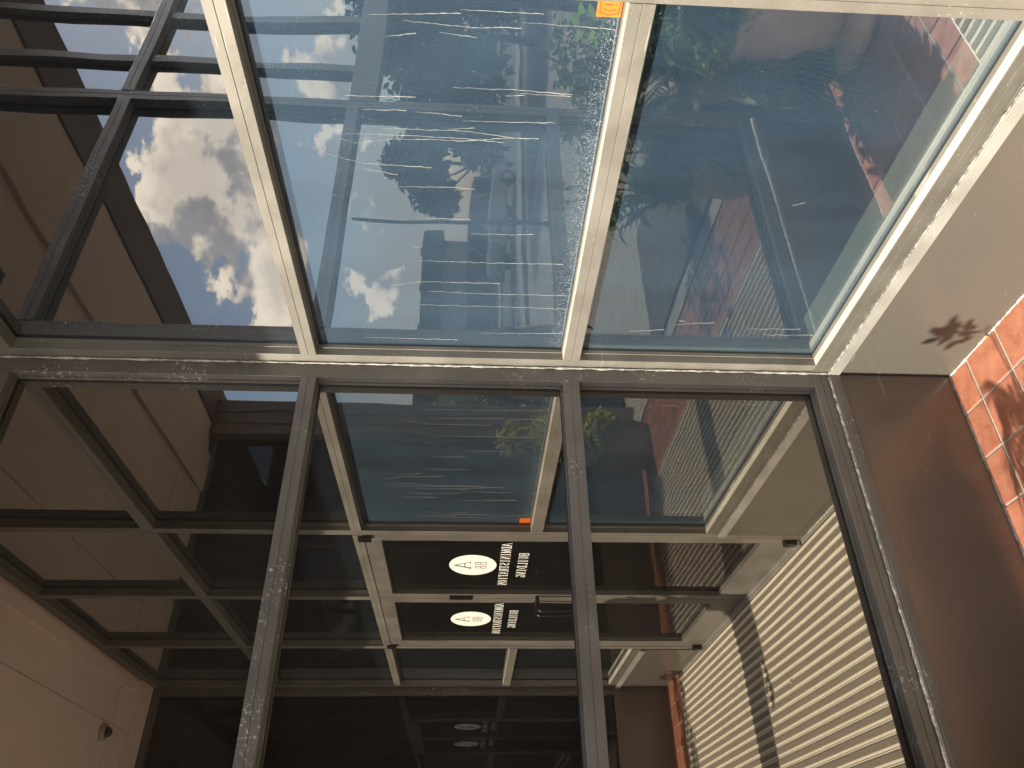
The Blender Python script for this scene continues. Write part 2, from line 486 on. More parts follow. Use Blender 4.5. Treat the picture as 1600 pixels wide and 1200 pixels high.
def add_tube(bm, pts, rads, seg=8, cap=True):
    rings = []
    n = len(pts)
    for i, p in enumerate(pts):
        p = Vector(p)
        d = (Vector(pts[min(i + 1, n - 1)]) - Vector(pts[max(i - 1, 0)])).normalized()
        up = Vector((0, 0, 1)) if abs(d.z) < 0.95 else Vector((1, 0, 0))
        a = d.cross(up).normalized()
        b = d.cross(a).normalized()
        r = rads[i] if isinstance(rads, (list, tuple)) else rads
        rings.append([bm.verts.new(p + a * (r * math.cos(2 * math.pi * k / seg)) + b * (r * math.sin(2 * math.pi * k / seg))) for k in range(seg)])
    for i in range(n - 1):
        for k in range(seg):
            bm.faces.new((rings[i][k], rings[i][(k + 1) % seg], rings[i + 1][(k + 1) % seg], rings[i + 1][k]))
    if cap:
        bm.faces.new(list(reversed(rings[0])))
        bm.faces.new(rings[-1])


def add_lathe(bm, prof, cx=0, cy=0, seg=24):
    rings = [[bm.verts.new((cx + r * math.cos(2 * math.pi * k / seg), cy + r * math.sin(2 * math.pi * k / seg), z)) for k in range(seg)] for r, z in prof]
    for i in range(len(prof) - 1):
        for k in range(seg):
            bm.faces.new((rings[i][k], rings[i][(k + 1) % seg], rings[i + 1][(k + 1) % seg], rings[i + 1][k]))
    bm.faces.new(list(reversed(rings[0])))
    bm.faces.new(rings[-1])


def obj(name, bm, m, parent=None, bevel=0.0, smooth=False, loc=None):
    bmesh.ops.recalc_face_normals(bm, faces=bm.faces)
    me = bpy.data.meshes.new(name)
    bm.to_mesh(me)
    bm.free()
    o = bpy.data.objects.new(name, me)
    C.objects.link(o)
    if m is not None:
        me.materials.append(MT[m] if isinstance(m, str) else m)
    if parent is not None:
        o.parent = parent
    if loc:
        o.location = loc
    if bevel:
        b = o.modifiers.new('bevel', 'BEVEL')
        b.width = bevel
        b.segments = 2
        b.limit_method = 'ANGLE'
    if smooth:
        for p in me.polygons:
            p.use_smooth = True
    return o


def boxes(name, lst, m, parent=None, bevel=0.0):
    bm = bmesh.new()
    for a, b in lst:
        add_box(bm, a, b)
    return obj(name, bm, m, parent, bevel)


def empty(name, label, cat, loc=(0, 0, 0), group=None, kind=None):
    o = bpy.data.objects.new(name, None)
    o.empty_display_size = 0.2
    C.objects.link(o)
    o.location = loc
    if label:
        o['label'] = label
    if cat:
        o['category'] = cat
    if group:
        o['group'] = group
    if kind:
        o['kind'] = kind
    return o


def tag(o, label, cat, group=None):
    o['label'] = label
    o['category'] = cat
    if group:
        o['group'] = group
    return o


def struct(o):
    o['kind'] = 'structure'
    return o


# ---------------------------------------------------------------- ground
bm = bmesh.new()
add_box(bm, (-250, -250, -0.30), (250, 250, -0.014))
ground = struct(obj('ground', bm, 'asphalt'))
# tile floor: grout bed with tiles as pieces
bm = bmesh.new()
add_box(bm, (0.0, 0.0, -0.010), (2.12, 4.6, 0.0))
floor = struct(obj('tile_floor', bm, 'grout'))
TX, TY = 0.157, 0.1525
MX0, MX1, MY0, MY1 = 0.035, 1.452, 0.665, 3.625
tile_cache = {}


def tile_mesh(w, d):
    key = (round(w, 3), round(d, 3))
    if key not in tile_cache:
        b = bmesh.new()
        add_box(b, (0, 0, 0.0003), (w, d, 0.0035))
        bmesh.ops.bevel(b, geom=[e for e in b.edges if all(v.co.z > 0.003 for v in e.verts)], offset=0.0014, segments=1, affect='EDGES')
        me = bpy.data.meshes.new('tile')
        b.to_mesh(me)
        b.free()
        me.materials.append(MT['tile'])
        tile_cache[key] = me
    return tile_cache[key]


gw = 0.0040
for i in range(14):
    for j in range(-1, 30):
        x0, x1 = i * TX + (gw if i else 0.004), (i + 1) * TX - gw
        y0, y1 = 0.102 + j * TY + gw, 0.102 + (j + 1) * TY - gw
        if j == -1:
            y0 = 0.005
        x1 = min(x1, 2.118)
        y1 = min(y1, 4.6)
        if x0 > 2.1 or y0 > 4.58:
            continue
        # the tiles stop at the mat well
        if x0 < MX1 and y1 > MY0 and y0 < MY1:
            if y0 < MY0 - 0.02:
                y1 = MY0 - 0.003
            elif y1 > MY1 + 0.02:
                y0 = MY1 + 0.003
            elif x1 > MX1 + 0.02:
                x0 = MX1 + 0.003
            else:
                continue
            if x1 > MX1 + 0.02 and (y0 < MY1 and y1 > MY0) and x0 < MX1:
                x0 = MX1 + 0.003
        o = bpy.data.objects.new('tile', tile_mesh(x1 - x0, y1 - y0))
        C.objects.link(o)
        o.parent = floor
        o.location = (x0, y0, random.uniform(-0.0002, 0.0002))
        o.rotation_euler = (random.uniform(-0.002, 0.002), random.uniform(-0.002, 0.002), 0)

# entrance mat
matt = empty('entrance_mat', 'ribbed entrance mat of pale aluminium rails and grey carpet strips before the doors', 'entrance mat', (0.7, 2.1, 0))
boxes('mat_base', [((MX0 - .7, MY0 - 2.1, 0.0005), (MX1 - .7, MY1 - 2.1, 0.0030))], 'rubber', matt)
bm = bmesh.new()
add_box(bm, (0.0118, MY0 - 2.099, 0.0032), (0.0355, MY1 - 2.101, 0.0106))
strip0 = obj('carpet_strip', bm, 'carpet', matt, loc=(0.525 - .7 - 10 * 0.0471, 0, 0))
for k in range(-9, 19):
    o = bpy.data.objects.new('carpet_strip', strip0.data)
    C.objects.link(o)
    o.parent = matt
    o.location = (0.525 - .7 + k * 0.0471, 0, 0)
boxes('mat_frame', [((MX0 - .706, MY0 - 2.106, 0.0004), (MX1 - .694, MY0 - 2.1, 0.0075)), ((MX0 - .706, MY1 - 2.1, 0.0004), (MX1 - .694, MY1 - 2.094, 0.0075)),
                    ((MX1 - .7, MY0 - 2.1, 0.0004), (MX1 - .694, MY1 - 2.1, 0.0075))], 'rail', matt)
bm = bmesh.new()
add_box(bm, (-0.0108, MY0 - 2.099, 0.0032), (-0.0016, MY1 - 2.101, 0.0072))
add_box(bm, (0.0016, MY0 - 2.099, 0.0032), (0.0112, MY1 - 2.101, 0.0068))
rail0 = obj('mat_rail', bm, 'rail', matt, loc=(0.525 - .7, 0, 0))
for k in range(-10, 20):
    if k == 0:
        continue
    o = bpy.data.objects.new('mat_rail', rail0.data)
    C.objects.link(o)
    o.parent = matt
    o.location = (0.525 - .7 + k * 0.0471, 0, 0)

# curb strip, bed, parking ground, road
boxesS = lambda n, l, m: struct(boxes(n, l, m))
boxesS('concrete_curb', [((2.12, 0.0, -0.013), (2.30, 5.6, 0.012))], 'concrete')
boxesS('planting_bed', [((2.30, 0.75, -0.0135), (3.7, 3.0, 0.03))], 'soil')
boxesS('walkway', [((2.305, 3.05, -0.0135), (14, 13.8, -0.006)), ((3.75, -6, -0.0135), (14, 3.0, -0.006))], 'concrete')
boxesS('near_pavement', [((-60, 14.0, -0.0135), (90, 15.6, 0.11))], 'concrete')
boxesS('far_pavement', [((-60, 26.6, -0.0135), (90, 28.0, 0.11))], 'concrete')
boxesS('road', [((-120, 15.62, -0.0135), (150, 26.58, -0.009))], 'asphalt')

# ---------------------------------------------------------------- storefront walls
Z1B, Z1T, Z2B, Z2T, Z3B, Z3T, SB, ST = 2.929, 2.982, 2.0228, 2.0696, 1.2115, 1.2623, 0.372, 0.4557
ZTOP = 3.86
NB = -0.105


def P_R(u, n, z): return (n, u, z)
def P_L(u, n, z): return (u, n, z)
def P_O(u, n, z): return (u, 4.05 - n, z)


def wb(P, u0, u1, n0, n1, z0, z1): return (P(u0, n0, z0), P(u1, n1, z1))


def hmullion(P, parent, u0, u1, z0, z1, m, name='mullion'):
    """horizontal member: two snapped halves with a hairline joint, proud of the glass on both sides"""
    zc = (z0 + z1) / 2
    return boxes(name, [wb(P, u0, u1, NB, -0.0005, z0, z1 - 0.0003), wb(P, u0, u1, -0.0004, 0.0012, z0, zc - 0.0012), wb(P, u0, u1, -0.0004, 0.0012, zc + 0.0012, z1)], m, parent, 0.0007)


def vmullion(P, parent, u0, u1, z0, z1, m, name='mullion', n1=-0.0015):
    uc = (u0 + u1) / 2
    return boxes(name, [wb(P, u0, u1, NB, n1 - 0.002, z0, z1), wb(P, u0, uc - 0.0012, n1 - 0.0019, n1, z0, z1), wb(P, uc + 0.0012, u1, n1 - 0.0019, n1, z0, z1)], m, parent, 0.0007)


def pane(P, parent, u0, u1, z0, z1, m, beads=True):
    g = boxes('glass_pane', [wb(P, u0 + 0.004, u1 - 0.004, -G - 0.005, -G, z0 + 0.004, z1 - 0.004)], m, parent)
    if beads:
        e = 0.0045
        def ring(n0, n1, a, b):
            return [wb(P, u0 + a, u0 + b, n0, n1, z0 + a, z1 - a), wb(P, u1 - b, u1 - a, n0, n1, z0 + a, z1 - a),
                    wb(P, u0 + b, u1 - b, n0, n1, z0 + a, z0 + b), wb(P, u0 + b, u1 - b, n0, n1, z1 - b, z1 - a)]
        boxes('gasket', ring(-G, -G + 0.006, 0.0002, 0.005), 'rubber', g)
        boxes('spacer', ring(-G - 0.012, -G - 0.0055, 0.0012, 0.016), 'spacer', g)
        boxes('glazing_bead', ring(-G + 0.0062, -G + 0.018, 0.0002, 0.004), 'frameR' if P is P_R else 'frameL', g)
    return g


def lumpy_bead(name, a, b, r, m, parent, seed, step=0.006, amp=0.6, hue=None):
    a = Vector(a)
    b = Vector(b)
    n = max(6, int((b - a).length / step))
    pts, rad = [], []
    for i in range(n + 1):
        t = i / n
        q = a.lerp(b, t)
        k = mnoise.noise(Vector((t * n * 0.31 + seed, seed * 1.7, 0.3)))
        k2 = mnoise.noise(Vector((t * n * 0.9 + seed, 4.1, seed)))
        off = Vector((mnoise.noise(Vector((t * n * .5, seed, 9))), mnoise.noise(Vector((t * n * .5, 3, seed))), 0.5 * k2)) * r * 0.35
        pts.append(q + off)
        rad.append(max(r * 0.25, r * (1 + amp * k + amp * 0.5 * k2)))
    bm = bmesh.new()
    add_tube(bm, pts, rad, 6)
    return obj(name, bm, m, parent, smooth=True)


# --- wall with the doors (faces the sun) ------------------------------------
wr = empty('entrance_wall', 'sunlit bronze storefront wall holding the double doors, dusty blue panes either side', 'storefront wall', (0, 0, 0))
JR = 0.040
segR = [(JR, 1.180), (3.022, 3.985)]
# corner and end jambs
boxes('jamb', [wb(P_R, 0.0, JR, NB, -0.001, ST, ZTOP)], 'frameR', wr, 0.0008)
boxes('jamb', [wb(P_R, 3.985, 4.048, NB, -0.001, ST, ZTOP)], 'frameR', wr, 0.0008)
vmullion(P_R, wr, 1.180, 1.226, 0.0, ZTOP, 'frameR', 'door_jamb')
vmullion(P_R, wr, 2.975, 3.022, 0.0, ZTOP, 'frameR', 'door_jamb')
vmullion(P_R, wr, 2.055, 2.103, Z2T, ZTOP, 'frameR')
for u0, u1 in segR:
    hmullion(P_R, wr, u0, u1, Z3B, Z3T, 'frameR')
    hmullion(P_R, wr, u0, u1, Z2B, Z2T, 'frameR')
    hmullion(P_R, wr, u0, u1, Z1B, Z1T, 'frameR')
    boxes('head', [wb(P_R, u0, u1, NB, 0.0, 3.80, ZTOP)], 'frameR', wr, 0.001)
for u0, u1 in ((1.226, 2.055), (2.103, 2.975)):
    hmullion(P_R, wr, u0, u1, Z1B, Z1T, 'frameR')
    boxes('head', [wb(P_R, u0, u1, NB, 0.0, 3.80, ZTOP)], 'frameR', wr, 0.001)
    pane(P_R, wr, u0, u1, Z1T, 3.80, 'glassT')
    pane(P_R, wr, u0, u1, Z2T, Z1B, 'glassT')
hmullion(P_R, wr, 1.226, 2.975, Z2B, Z2T, 'frameR', 'door_header')
panesR = {}
for i, (u0, u1) in enumerate(segR):
    ua, ub = (0.0, u1) if i == 0 else (u0, 4.048)
    for key, z0, z1 in (('top', Z1T, 3.80), ('one', Z2T, Z1B), ('two', Z3T, Z2B), ('three', ST, Z3B)):
        panesR[(i, key)] = pane(P_R, wr, u0, u1, z0, z1, 'glassT' if i else {'top': 'glassT', 'one': 'glassT', 'two': 'glassR', 'three': 'glassB'}[key])
    # sill member, flashing step and bottom panel
    boxes('sill', [wb(P_R, ua, ub, NB, 0.0, 0.4055, ST)], 'frameR', wr, 0.001)
    boxes('sill_joint', [wb(P_R, ua, ub, 0.0001, 0.0013, 0.432, ST - 0.001), wb(P_R, ua, ub, 0.0001, 0.0013, 0.407, 0.4295)], 'frameS', wr)
    boxes('sill_flashing', [wb(P_R, ua, ub, -0.05, 0.016, 0.3975, 0.4052), wb(P_R, ua, ub, 0.004, 0.0165, SB, 0.3972)], 'flash', wr, 0.001)
    lumpy_bead('caulk_bead', P_R(ua + .01, 0.010, 0.4060), P_R(ub, 0.010, 0.4060), 0.0034, 'caulk_dark', wr, 3 + i)
    boxes('base_panel', [wb(P_R, ua, ub, -0.06, 0.006, 0.002, SB)], 'panelR', wr, 0.001)
    boxes('sunlit_top_strip', [wb(P_R, u0 + .001, u1 - .001, -G + 0.019, -0.002, ST + .0003, ST + 0.0016)], 'cap', wr)  # thin added liners: paleness stands for sun catching the upward faces
    boxes('sunlit_top_strip', [wb(P_R, u0 + .001, u1 - .001, -G + 0.019, -0.002, Z3T + .0003, Z3T + 0.0016)], 'cap', wr)
# interior part of sunlit sill; thin pale liner paints sun on inner frame top
boxes('interior_sill', [((-0.185, 0.03, 0.395), (NB - 0.002, 1.17, 0.4570)), ((NB + .002, 0.045, ST + .0003), (-G - .014, 1.175, ST + .0016))], 'curb_in', wr)
lumpy_bead('floor_caulk', (0.0085, 0.006, 0.002), (0.0085, 1.13, 0.002), 0.0042, 'caulk', wr, 21)
boxes('threshold', [((-0.09, 1.226, 0.0), (0.033, 2.975, 0.012)), ((-0.07, 1.226, 0.0122), (0.012, 2.975, 0.018))], 'flash', wr, 0.001)
boxes('corner_panel', [wb(P_R, 1.179, 1.2265, -0.06, 0.004, 0.002, 0.30)], 'panel', wr, 0.001)


def text_mesh(s, size, m, parent, loc, name, sx_=1.0, align='CENTER', rot=(math.pi / 2, 0, math.pi / 2), bold=0.0):
    cu = bpy.data.curves.new(name, 'FONT')
    cu.body = s
    cu.size = size
    cu.align_x = align
    cu.align_y = 'CENTER'
    cu.extrude = 0.0003
    cu.offset = bold
    to = bpy.data.objects.new(name, cu)
    C.objects.link(to)
    bpy.context.view_layer.update()
    dg = bpy.context.evaluated_depsgraph_get()
    me = bpy.data.meshes.new_from_object(to.evaluated_get(dg))
    bpy.data.objects.remove(to)
    o = bpy.data.objects.new(name, me)
    C.objects.link(o)
    me.materials.clear()
    me.materials.append(MT[m])
    o.parent = parent
    o.location = loc
    o.rotation_euler = rot
    o.scale = (sx_, 1, 1)
    return o


# serif capitals drawn as strokes, so that lettering keeps its slab serifs
SERIF = {
    'A': [((0, 0), (.5, 1), .07), ((.5, 1), (1, 0), .15), ((.2, .36), (.8, .36), .06), ((-.12, 0), (.22, 0), .05), ((.74, 0), (1.14, 0), .05)],
    'B': [((.15, 0), (.15, 1), .16), ((0, 1), (.6, 1), .06), ((.6, 1), (.82, .9), .1), ((.82, .9), (.82, .62), .14), ((.82, .62), (.6, .52), .1), ((.15, .52), (.6, .52), .06), ((.6, .52), (.92, .4), .1), ((.92, .4), (.92, .12), .15), ((.92, .12), (.65, 0), .1), ((0, 0), (.65, 0), .06)],
    'D': [((.15, 0), (.15, 1), .16), ((0, 1), (.55, 1), .06), ((.55, 1), (.9, .75), .1), ((.9, .75), (.9, .25), .16), ((.9, .25), (.55, 0), .1), ((0, 0), (.55, 0), .06)],
    'M': [((.1, 0), (.1, 1), .07), ((.1, 1), (.5, .1), .15), ((.5, .1), (.9, 1), .06), ((.9, 0), (.9, 1), .16), ((-.1, 0), (.28, 0), .05), ((.7, 0), (1.1, 0), .05), ((-.08, 1), (.15, 1), .05), ((.85, 1), (1.1, 1), .05)],
    'I': [((.5, 0), (.5, 1), .17), ((.25, 0), (.75, 0), .05), ((.25, 1), (.75, 1), .05)],
    'N': [((.12, 0), (.12, 1), .07), ((.12, 1), (.88, 0), .16), ((.88, 0), (.88, 1), .07), ((-.05, 0), (.3, 0), .05), ((.7, 1), (1.05, 1), .05), ((-.08, 1), (.15, 1), .05)],
    'S': [((.85, .72), (.85, .97), .05), ((.85, .88), (.55, 1), .07), ((.55, 1), (.2, .9), .1), ((.2, .9), (.15, .66), .14), ((.15, .66), (.82, .4), .16), ((.82, .4), (.82, .14), .14), ((.82, .14), (.5, 0), .09), ((.5, 0), (.15, .1), .07), ((.13, .02), (.13, .3), .05)],
    'T': [((.5, 0), (.5, 1), .17), ((.05, 1), (.95, 1), .06), ((.05, .76), (.05, 1), .05), ((.95, .76), (.95, 1), .05), ((.3, 0), (.7, 0), .05)],
    'R': [((.15, 0), (.15, 1), .16), ((0, 1), (.6, 1), .06), ((.6, 1), (.85, .87), .1), ((.85, .87), (.85, .62), .14), ((.85, .62), (.6, .5), .1), ((.15, .5), (.6, .5), .06), ((.5, .5), (.95, 0), .15), ((0, 0), (.35, 0), .05), ((.85, 0), (1.1, 0), .05)],
    'O': [((.5, 1), (.18, .82), .09), ((.18, .82), (.08, .5), .16), ((.08, .5), (.18, .18), .16), ((.18, .18), (.5, 0), .09), ((.5, 0), (.82, .18), .09), ((.82, .18), (.92, .5), .16), ((.92, .5), (.82, .82), .16), ((.82, .82), (.5, 1), .09)],
    'U': [((.15, 1), (.15, .25), .16), ((.15, .25), (.5, 0), .1), ((.5, 0), (.85, .25), .07), ((.85, .25), (.85, 1), .07), ((-.02, 1), (.35, 1), .05), ((.7, 1), (1.02, 1), .05)],
    'L': [((.15, 0), (.15, 1), .16), ((0, 1), (.35, 1), .05), ((0, 0), (.85, 0), .06), ((.87, 0), (.87, .28), .05)],
    'G': [((.85, .72), (.85, .97), .05), ((.85, .88), (.5, 1), .07), ((.5, 1), (.15, .82), .1), ((.15, .82), (.08, .5), .16), ((.08, .5), (.15, .18), .16), ((.15, .18), (.5, 0), .1), ((.5, 0), (.82, .1), .07), ((.84, 0), (.84, .42), .15), ((.65, .42), (1, .42), .05)],
}


def letters(s, y0, y1, z0, z1, x, m, parent, name='letter', wt=1.0, gap=0.28):
    """each letter is its own raised vinyl piece, reading towards +y on the plane x"""
    n = len(s)
    cell = (y1 - y0) / n
    for i, ch in enumerate(s):
        bm = bmesh.new()
        w = cell / (1 + gap)
        h = z1 - z0
        lx = y0 + i * cell + (cell - w) / 2
        for k, ((ax, ay), (bx, by), th) in enumerate(SERIF[ch]):
            a = Vector((lx + ax * w, z0 + ay * h))
            b = Vector((lx + bx * w, z0 + by * h))
            d = b - a
            if d.length < 1e-6:
                continue
            u = d.normalized()
            nn = Vector((-u.y, u.x)) * th * h * 0.5 * wt
            e = u * th * h * 0.18
            c = [a - e + nn, a - e - nn, b + e - nn, b + e + nn]
            xx = x + k * 0.00002
            lo_ = [bm.verts.new((xx, q.x, q.y)) for q in c]
            hi_ = [bm.verts.new((xx + 0.0004, q.x, q.y)) for q in c]
            bm.faces.new(lo_)
            bm.faces.new(hi_)
            for t in range(4):
                bm.faces.new((lo_[t], lo_[(t + 1) % 4], hi_[(t + 1) % 4], hi_[t]))
        obj(name, bm, m, parent)


def disc(name, cy, cz, ry, rz, x, m, parent, seg=48, t=0.0005):
    bm = bmesh.new()
    a = [bm.verts.new((x, cy + ry * math.cos(2 * math.pi * k / seg), cz + rz * math.sin(2 * math.pi * k / seg))) for k in range(seg)]
    b = [bm.verts.new((x + t, v.co.y, v.co.z)) for v in a]
    bm.faces.new(a)
    bm.faces.new(b)
    for k in range(seg):
        bm.faces.new((a[k], a[(k + 1) % seg], b[(k + 1) % seg], b[k]))
    return obj(name, bm, m, parent)


def door(y0, y1, g0, g1, side):
    fx0, fx1 = -0.050, -0.004
    d = boxes('door', [((fx0, y0, 0.020), (fx1, g0, 2.0205)), ((fx0, g1, 0.020), (fx1, y1, 2.0205)),
                       ((fx0, g0, 1.945), (fx1 - .0004, g1, 2.0205)), ((fx0, g0, 0.020), (fx1 - .0004, g1, 0.165))], 'door', wr, 0.001)
    gx = -0.030
    gl = boxes('door_glass', [((gx - 0.005, g0 + .001, 0.167), (gx, g1 - .001, 1.943))], 'glassD', d)
    cy = (g0 + g1) / 2 + (0.005 if side < 0 else 0.01)
    lx = gx + 0.0006
    disc('emblem', cy, 1.520, 0.135, 0.119, lx, 'white', d)
    letters('A', cy - 0.055, cy + 0.055, 1.530, 1.612, lx + 0.0009, 'black', d, 'emblem_letter', 0.8, 0.35)
    letters('BB', cy - 0.048, cy + 0.048, 1.452, 1.508, lx + 0.0009, 'black', d, 'emblem_letter', 0.6, 0.3)
    letters('ADMINISTRATION', cy - 0.285, cy + 0.285, 1.338, 1.384, lx, 'white', d)
    letters('BUILDING', cy - 0.165, cy + 0.165, 1.248, 1.294, lx, 'white', d)
    # pull handle: a bent bar on two posts
    hy = g1 + 0.028 if side < 0 else g0 - 0.028
    bm = bmesh.new()
    zt, zb, xo = 1.165, 0.955, 0.075
    pts = [(fx1, hy, zt), (xo - 0.02, hy, zt), (xo - .006, hy, zt - .004), (xo, hy, zt - 0.02), (xo, hy, zb + 0.02), (xo - .006, hy, zb + .004), (xo - 0.02, hy, zb), (fx1, hy, zb)]
    add_tube(bm, pts, 0.011, 12)
    obj('pull_handle', bm, 'chrome', d, smooth=True)
    # pivot blocks at head and foot
    py = y0 + 0.02 if side < 0 else y1 - 0.02
    boxes('pivot', [((fx1, py - 0.018, 1.985), (0.018, py + 0.018, 2.045)), ], 'chrome', d, 0.002)
    boxes('pivot', [((fx1, py - 0.020, 0.019), (0.026, py + 0.020, 0.075))], 'chrome', d, 0.002)
    if side < 0:
        boxes('lock_plate', [((fx1, y1 - 0.050, 1.515), (0.006, y1 - 0.004, 1.640))], 'chrome', d, 0.002)
    return d


door(1.228, 2.077, 1.292, 2.010, -1)
door(2.081, 2.973, 2.146, 2.862, 1)

# the sticker low in the dusty window
pw = panesR[(0, 'two')]
stk = boxes('sticker', [((-G + 0.0003, 1.126, 1.264), (-G + 0.0008, 1.176, 1.316))], 'orange', pw)
for (a, b, th) in [((1.083, 1.275), (1.121, 1.272), .0012), ((1.121, 1.272), (1.125, 1.290), .0012), ((1.125, 1.290), (1.121, 1.312), .0012),
                   ((1.083, 1.275), (1.079, 1.293), .0012), ((1.079, 1.293), (1.084, 1.312), .0012), ((1.084, 1.312), (1.121, 1.312), .0012),
                   ((1.092, 1.280), (1.088, 1.293), .001), ((1.088, 1.293), (1.092, 1.306), .001), ((1.113, 1.280), (1.117, 1.293), .001), ((1.117, 1.293), (1.113, 1.306), .001),
                   ((1.1025, 1.287), (1.1025, 1.303), .0016), ((1.1025, 1.280), (1.1025, 1.283), .0016)]:
    v = Vector((b[0] - a[0], b[1] - a[1]))
    nn = Vector((-v.y, v.x)).normalized() * th
    bm = bmesh.new()
    q = [(a[0] + nn.x, a[1] + nn.y), (a[0] - nn.x, a[1] - nn.y), (b[0] - nn.x, b[1] - nn.y), (b[0] + nn.x, b[1] + nn.y)]
    q = [(1.151 + (p[0] - 1.102) * 0.9, p[1] - .002) for p in q]
    lo_ = [bm.verts.new((-G + 0.0009, p[0], p[1])) for p in q]
    hi_ = [bm.verts.new((-G + 0.0012, p[0], p[1])) for p in q]
    bm.faces.new(lo_)
    bm.faces.new(hi_)
    for t in range(4):
        bm.faces.new((lo_[t], lo_[(t + 1) % 4], hi_[(t + 1) % 4], hi_[t]))
    so = obj('sticker_print', bm, 'redprint', pw)

# --- wall beside it in shade ------------------------------------------------
wl_ = empty('shaded_wall', 'shaded bronze storefront wall with dark mirroring panes meeting the sunlit wall in the corner', 'storefront wall', (0, 0, 0))
JL = 0.052
boxes('jamb', [wb(P_L, 0.0, JL, NB, -0.0013, ST, ZTOP)], 'frameL', wl_, 0.0008)
# vertical edge line on the corner
lumpy_bead('corner_caulk', (0.0035, 0.0035, 0.40), (0.0035, 0.0035, ZTOP - .02), 0.0035, 'caulk', wl_, 5, 0.012, 0.9)
lumpy_bead('corner_caulk', (0.0075, 0.0075, 0.004), (0.0075, 0.0075, 0.37), 0.0022, 'rubber', wl_, 8, 0.02, 0.3)
XE = 4.6
vmullion(P_L, wl_, 1.205, 1.258, 0.0, ZTOP, 'frameL', 'mullion')

hmullion(P_L, wl_, JL, 1.205, Z3B, Z3T, 'frameL')
hmullion(P_L, wl_, JL, 1.205, Z2B, Z2T, 'frameL')
boxes('door_header', [wb(P_L, 1.258, XE, NB, 0.0, 1.965, Z2T)], 'frameL', wl_, 0.001)
vx = [1.49, 1.83, 2.17, 3.0, 3.8]
prev = 1.258
hmullion(P_L, wl_, 1.258, XE, Z1B, Z1T, 'frameL')
boxes('head', [wb(P_L, 1.258, XE, NB, 0.0, 3.80, ZTOP)], 'frameL', wl_, 0.001)
for v in vx + [XE]:
    a, b = prev, (v if v == XE else v)
    pane(P_L, wl_, a, b, Z1T, 3.80, 'glassL', False)
    pane(P_L, wl_, a, b, Z2T, Z1B, 'glassL', False)
    if v != XE:
        boxes('mullion', [wb(P_L, v, v + 0.045, -0.07, -0.018, Z2T, Z1B), wb(P_L, v, v + 0.045, -0.07, -0.018, Z1T, 3.80)], 'frameL', wl_, 0.001)
        prev = v + 0.045
hmullion(P_L, wl_, JL, 1.205, Z1B, Z1T, 'frameL')
boxes('head', [wb(P_L, JL, 1.205, NB, 0.0, 3.80, ZTOP)], 'frameL', wl_, 0.001)
for z0, z1 in ((Z1T, 3.80), (Z2T, Z1B), (Z3T, Z2B), (ST, Z3B)):
    pane(P_L, wl_, JL, 1.205, z0, z1, 'glassL')
boxes('sill', [wb(P_L, 0.0, 1.205, NB, -0.0004, 0.4055, ST)], 'frameL', wl_, 0.001)
boxes('sill_joint', [wb(P_L, 0.003, 1.205, 0.0001, 0.0013, 0.432, ST - 0.001), wb(P_L, 0.003, 1.205, 0.0001, 0.0013, 0.407, 0.4295)], 'frameL', wl_)
boxes('sill_flashing', [wb(P_L, 0.018, 1.2045, -0.05, 0.015, 0.3978, 0.4049), wb(P_L, 0.018, 1.2045, 0.004, 0.0155, SB, 0.3975)], 'frameL', wl_, 0.001)
lumpy_bead('caulk_bead', P_L(0.02, 0.009, 0.4055), P_L(1.2, 0.009, 0.4055), 0.0042, 'caulk_dark', wl_, 14)
boxes('base_panel', [wb(P_L, 0.007, 1.2045, -0.06, 0.0065, 0.002, SB)], 'panel', wl_, 0.001)
lumpy_bead('floor_caulk', (0.01, 0.009, 0.002), (1.2, 0.009, 0.002), 0.0034, 'caulk', wl_, 22)
# fixed tall panes further along
for a, b in ((1.258, 2.17), (2.225, 3.0), (3.055, 3.8), (3.855, 4.6)):
    pane(P_L, wl_, a, b, 0.30, 1.965, 'glassL', False)
    boxes('base_panel', [wb(P_L, a, b, -0.06, 0.0, 0.002, 0.30)], 'panel', wl_, 0.001)
for a in (2.17, 3.0, 3.8):
    boxes('mullion', [wb(P_L, a, a + 0.055, NB, 0.002, 0.0, 1.965)], 'frameL', wl_, 0.001)

# --- wall across the entrance ------------------------------------------------
wo_ = empty('far_side_wall', 'dark glass side wall with a brown corner pier on the far side of the entrance', 'storefront wall', (1.2, 4.05, 0))
def rel(lst): return [(tuple(Vector(a) - Vector((1.2, 4.05, 0))), tuple(Vector(b) - Vector((1.2, 4.05, 0)))) for a, b in lst]
boxes('jamb', rel([wb(P_O, 0.0, 0.05, NB, -0.0016, 0.41, ZTOP)]), 'frameL', wo_, 0.001)
boxes('glass_pane', rel([wb(P_O, 0.052, 1.03, -G - .005, -G, 0.412, 3.80)]), 'glassO', wo_)
boxes('glass_pane', rel([wb(P_O, 1.075, 2.07, -G - .005, -G, 0.412, 3.80)]), 'glassO', wo_)
boxes('mullion', rel([wb(P_O, 1.03, 1.075, NB, -0.03, 0.41, 3.80)]), 'rubber', wo_)
boxes('head', rel([wb(P_O, 0.0, 2.07, NB, 0.0, 3.80, ZTOP)]), 'frameL', wo_)
boxes('base_panel', rel([wb(P_O, 0.0, 2.07, -0.06, 0.006, 0.002, 0.41)]), 'panel', wo_, 0.001)
boxes('pier', rel([((2.075, 3.98, 0.0), (2.42, 4.5, 3.86))]), 'fascia', wo_, 0.004)
boxes('pier_trim', rel([((2.18, 3.972, 0.05), (2.188, 3.98, 3.84)), ((2.30, 3.972, 0.05), (2.308, 3.98, 3.84))]), 'frameL', wo_)

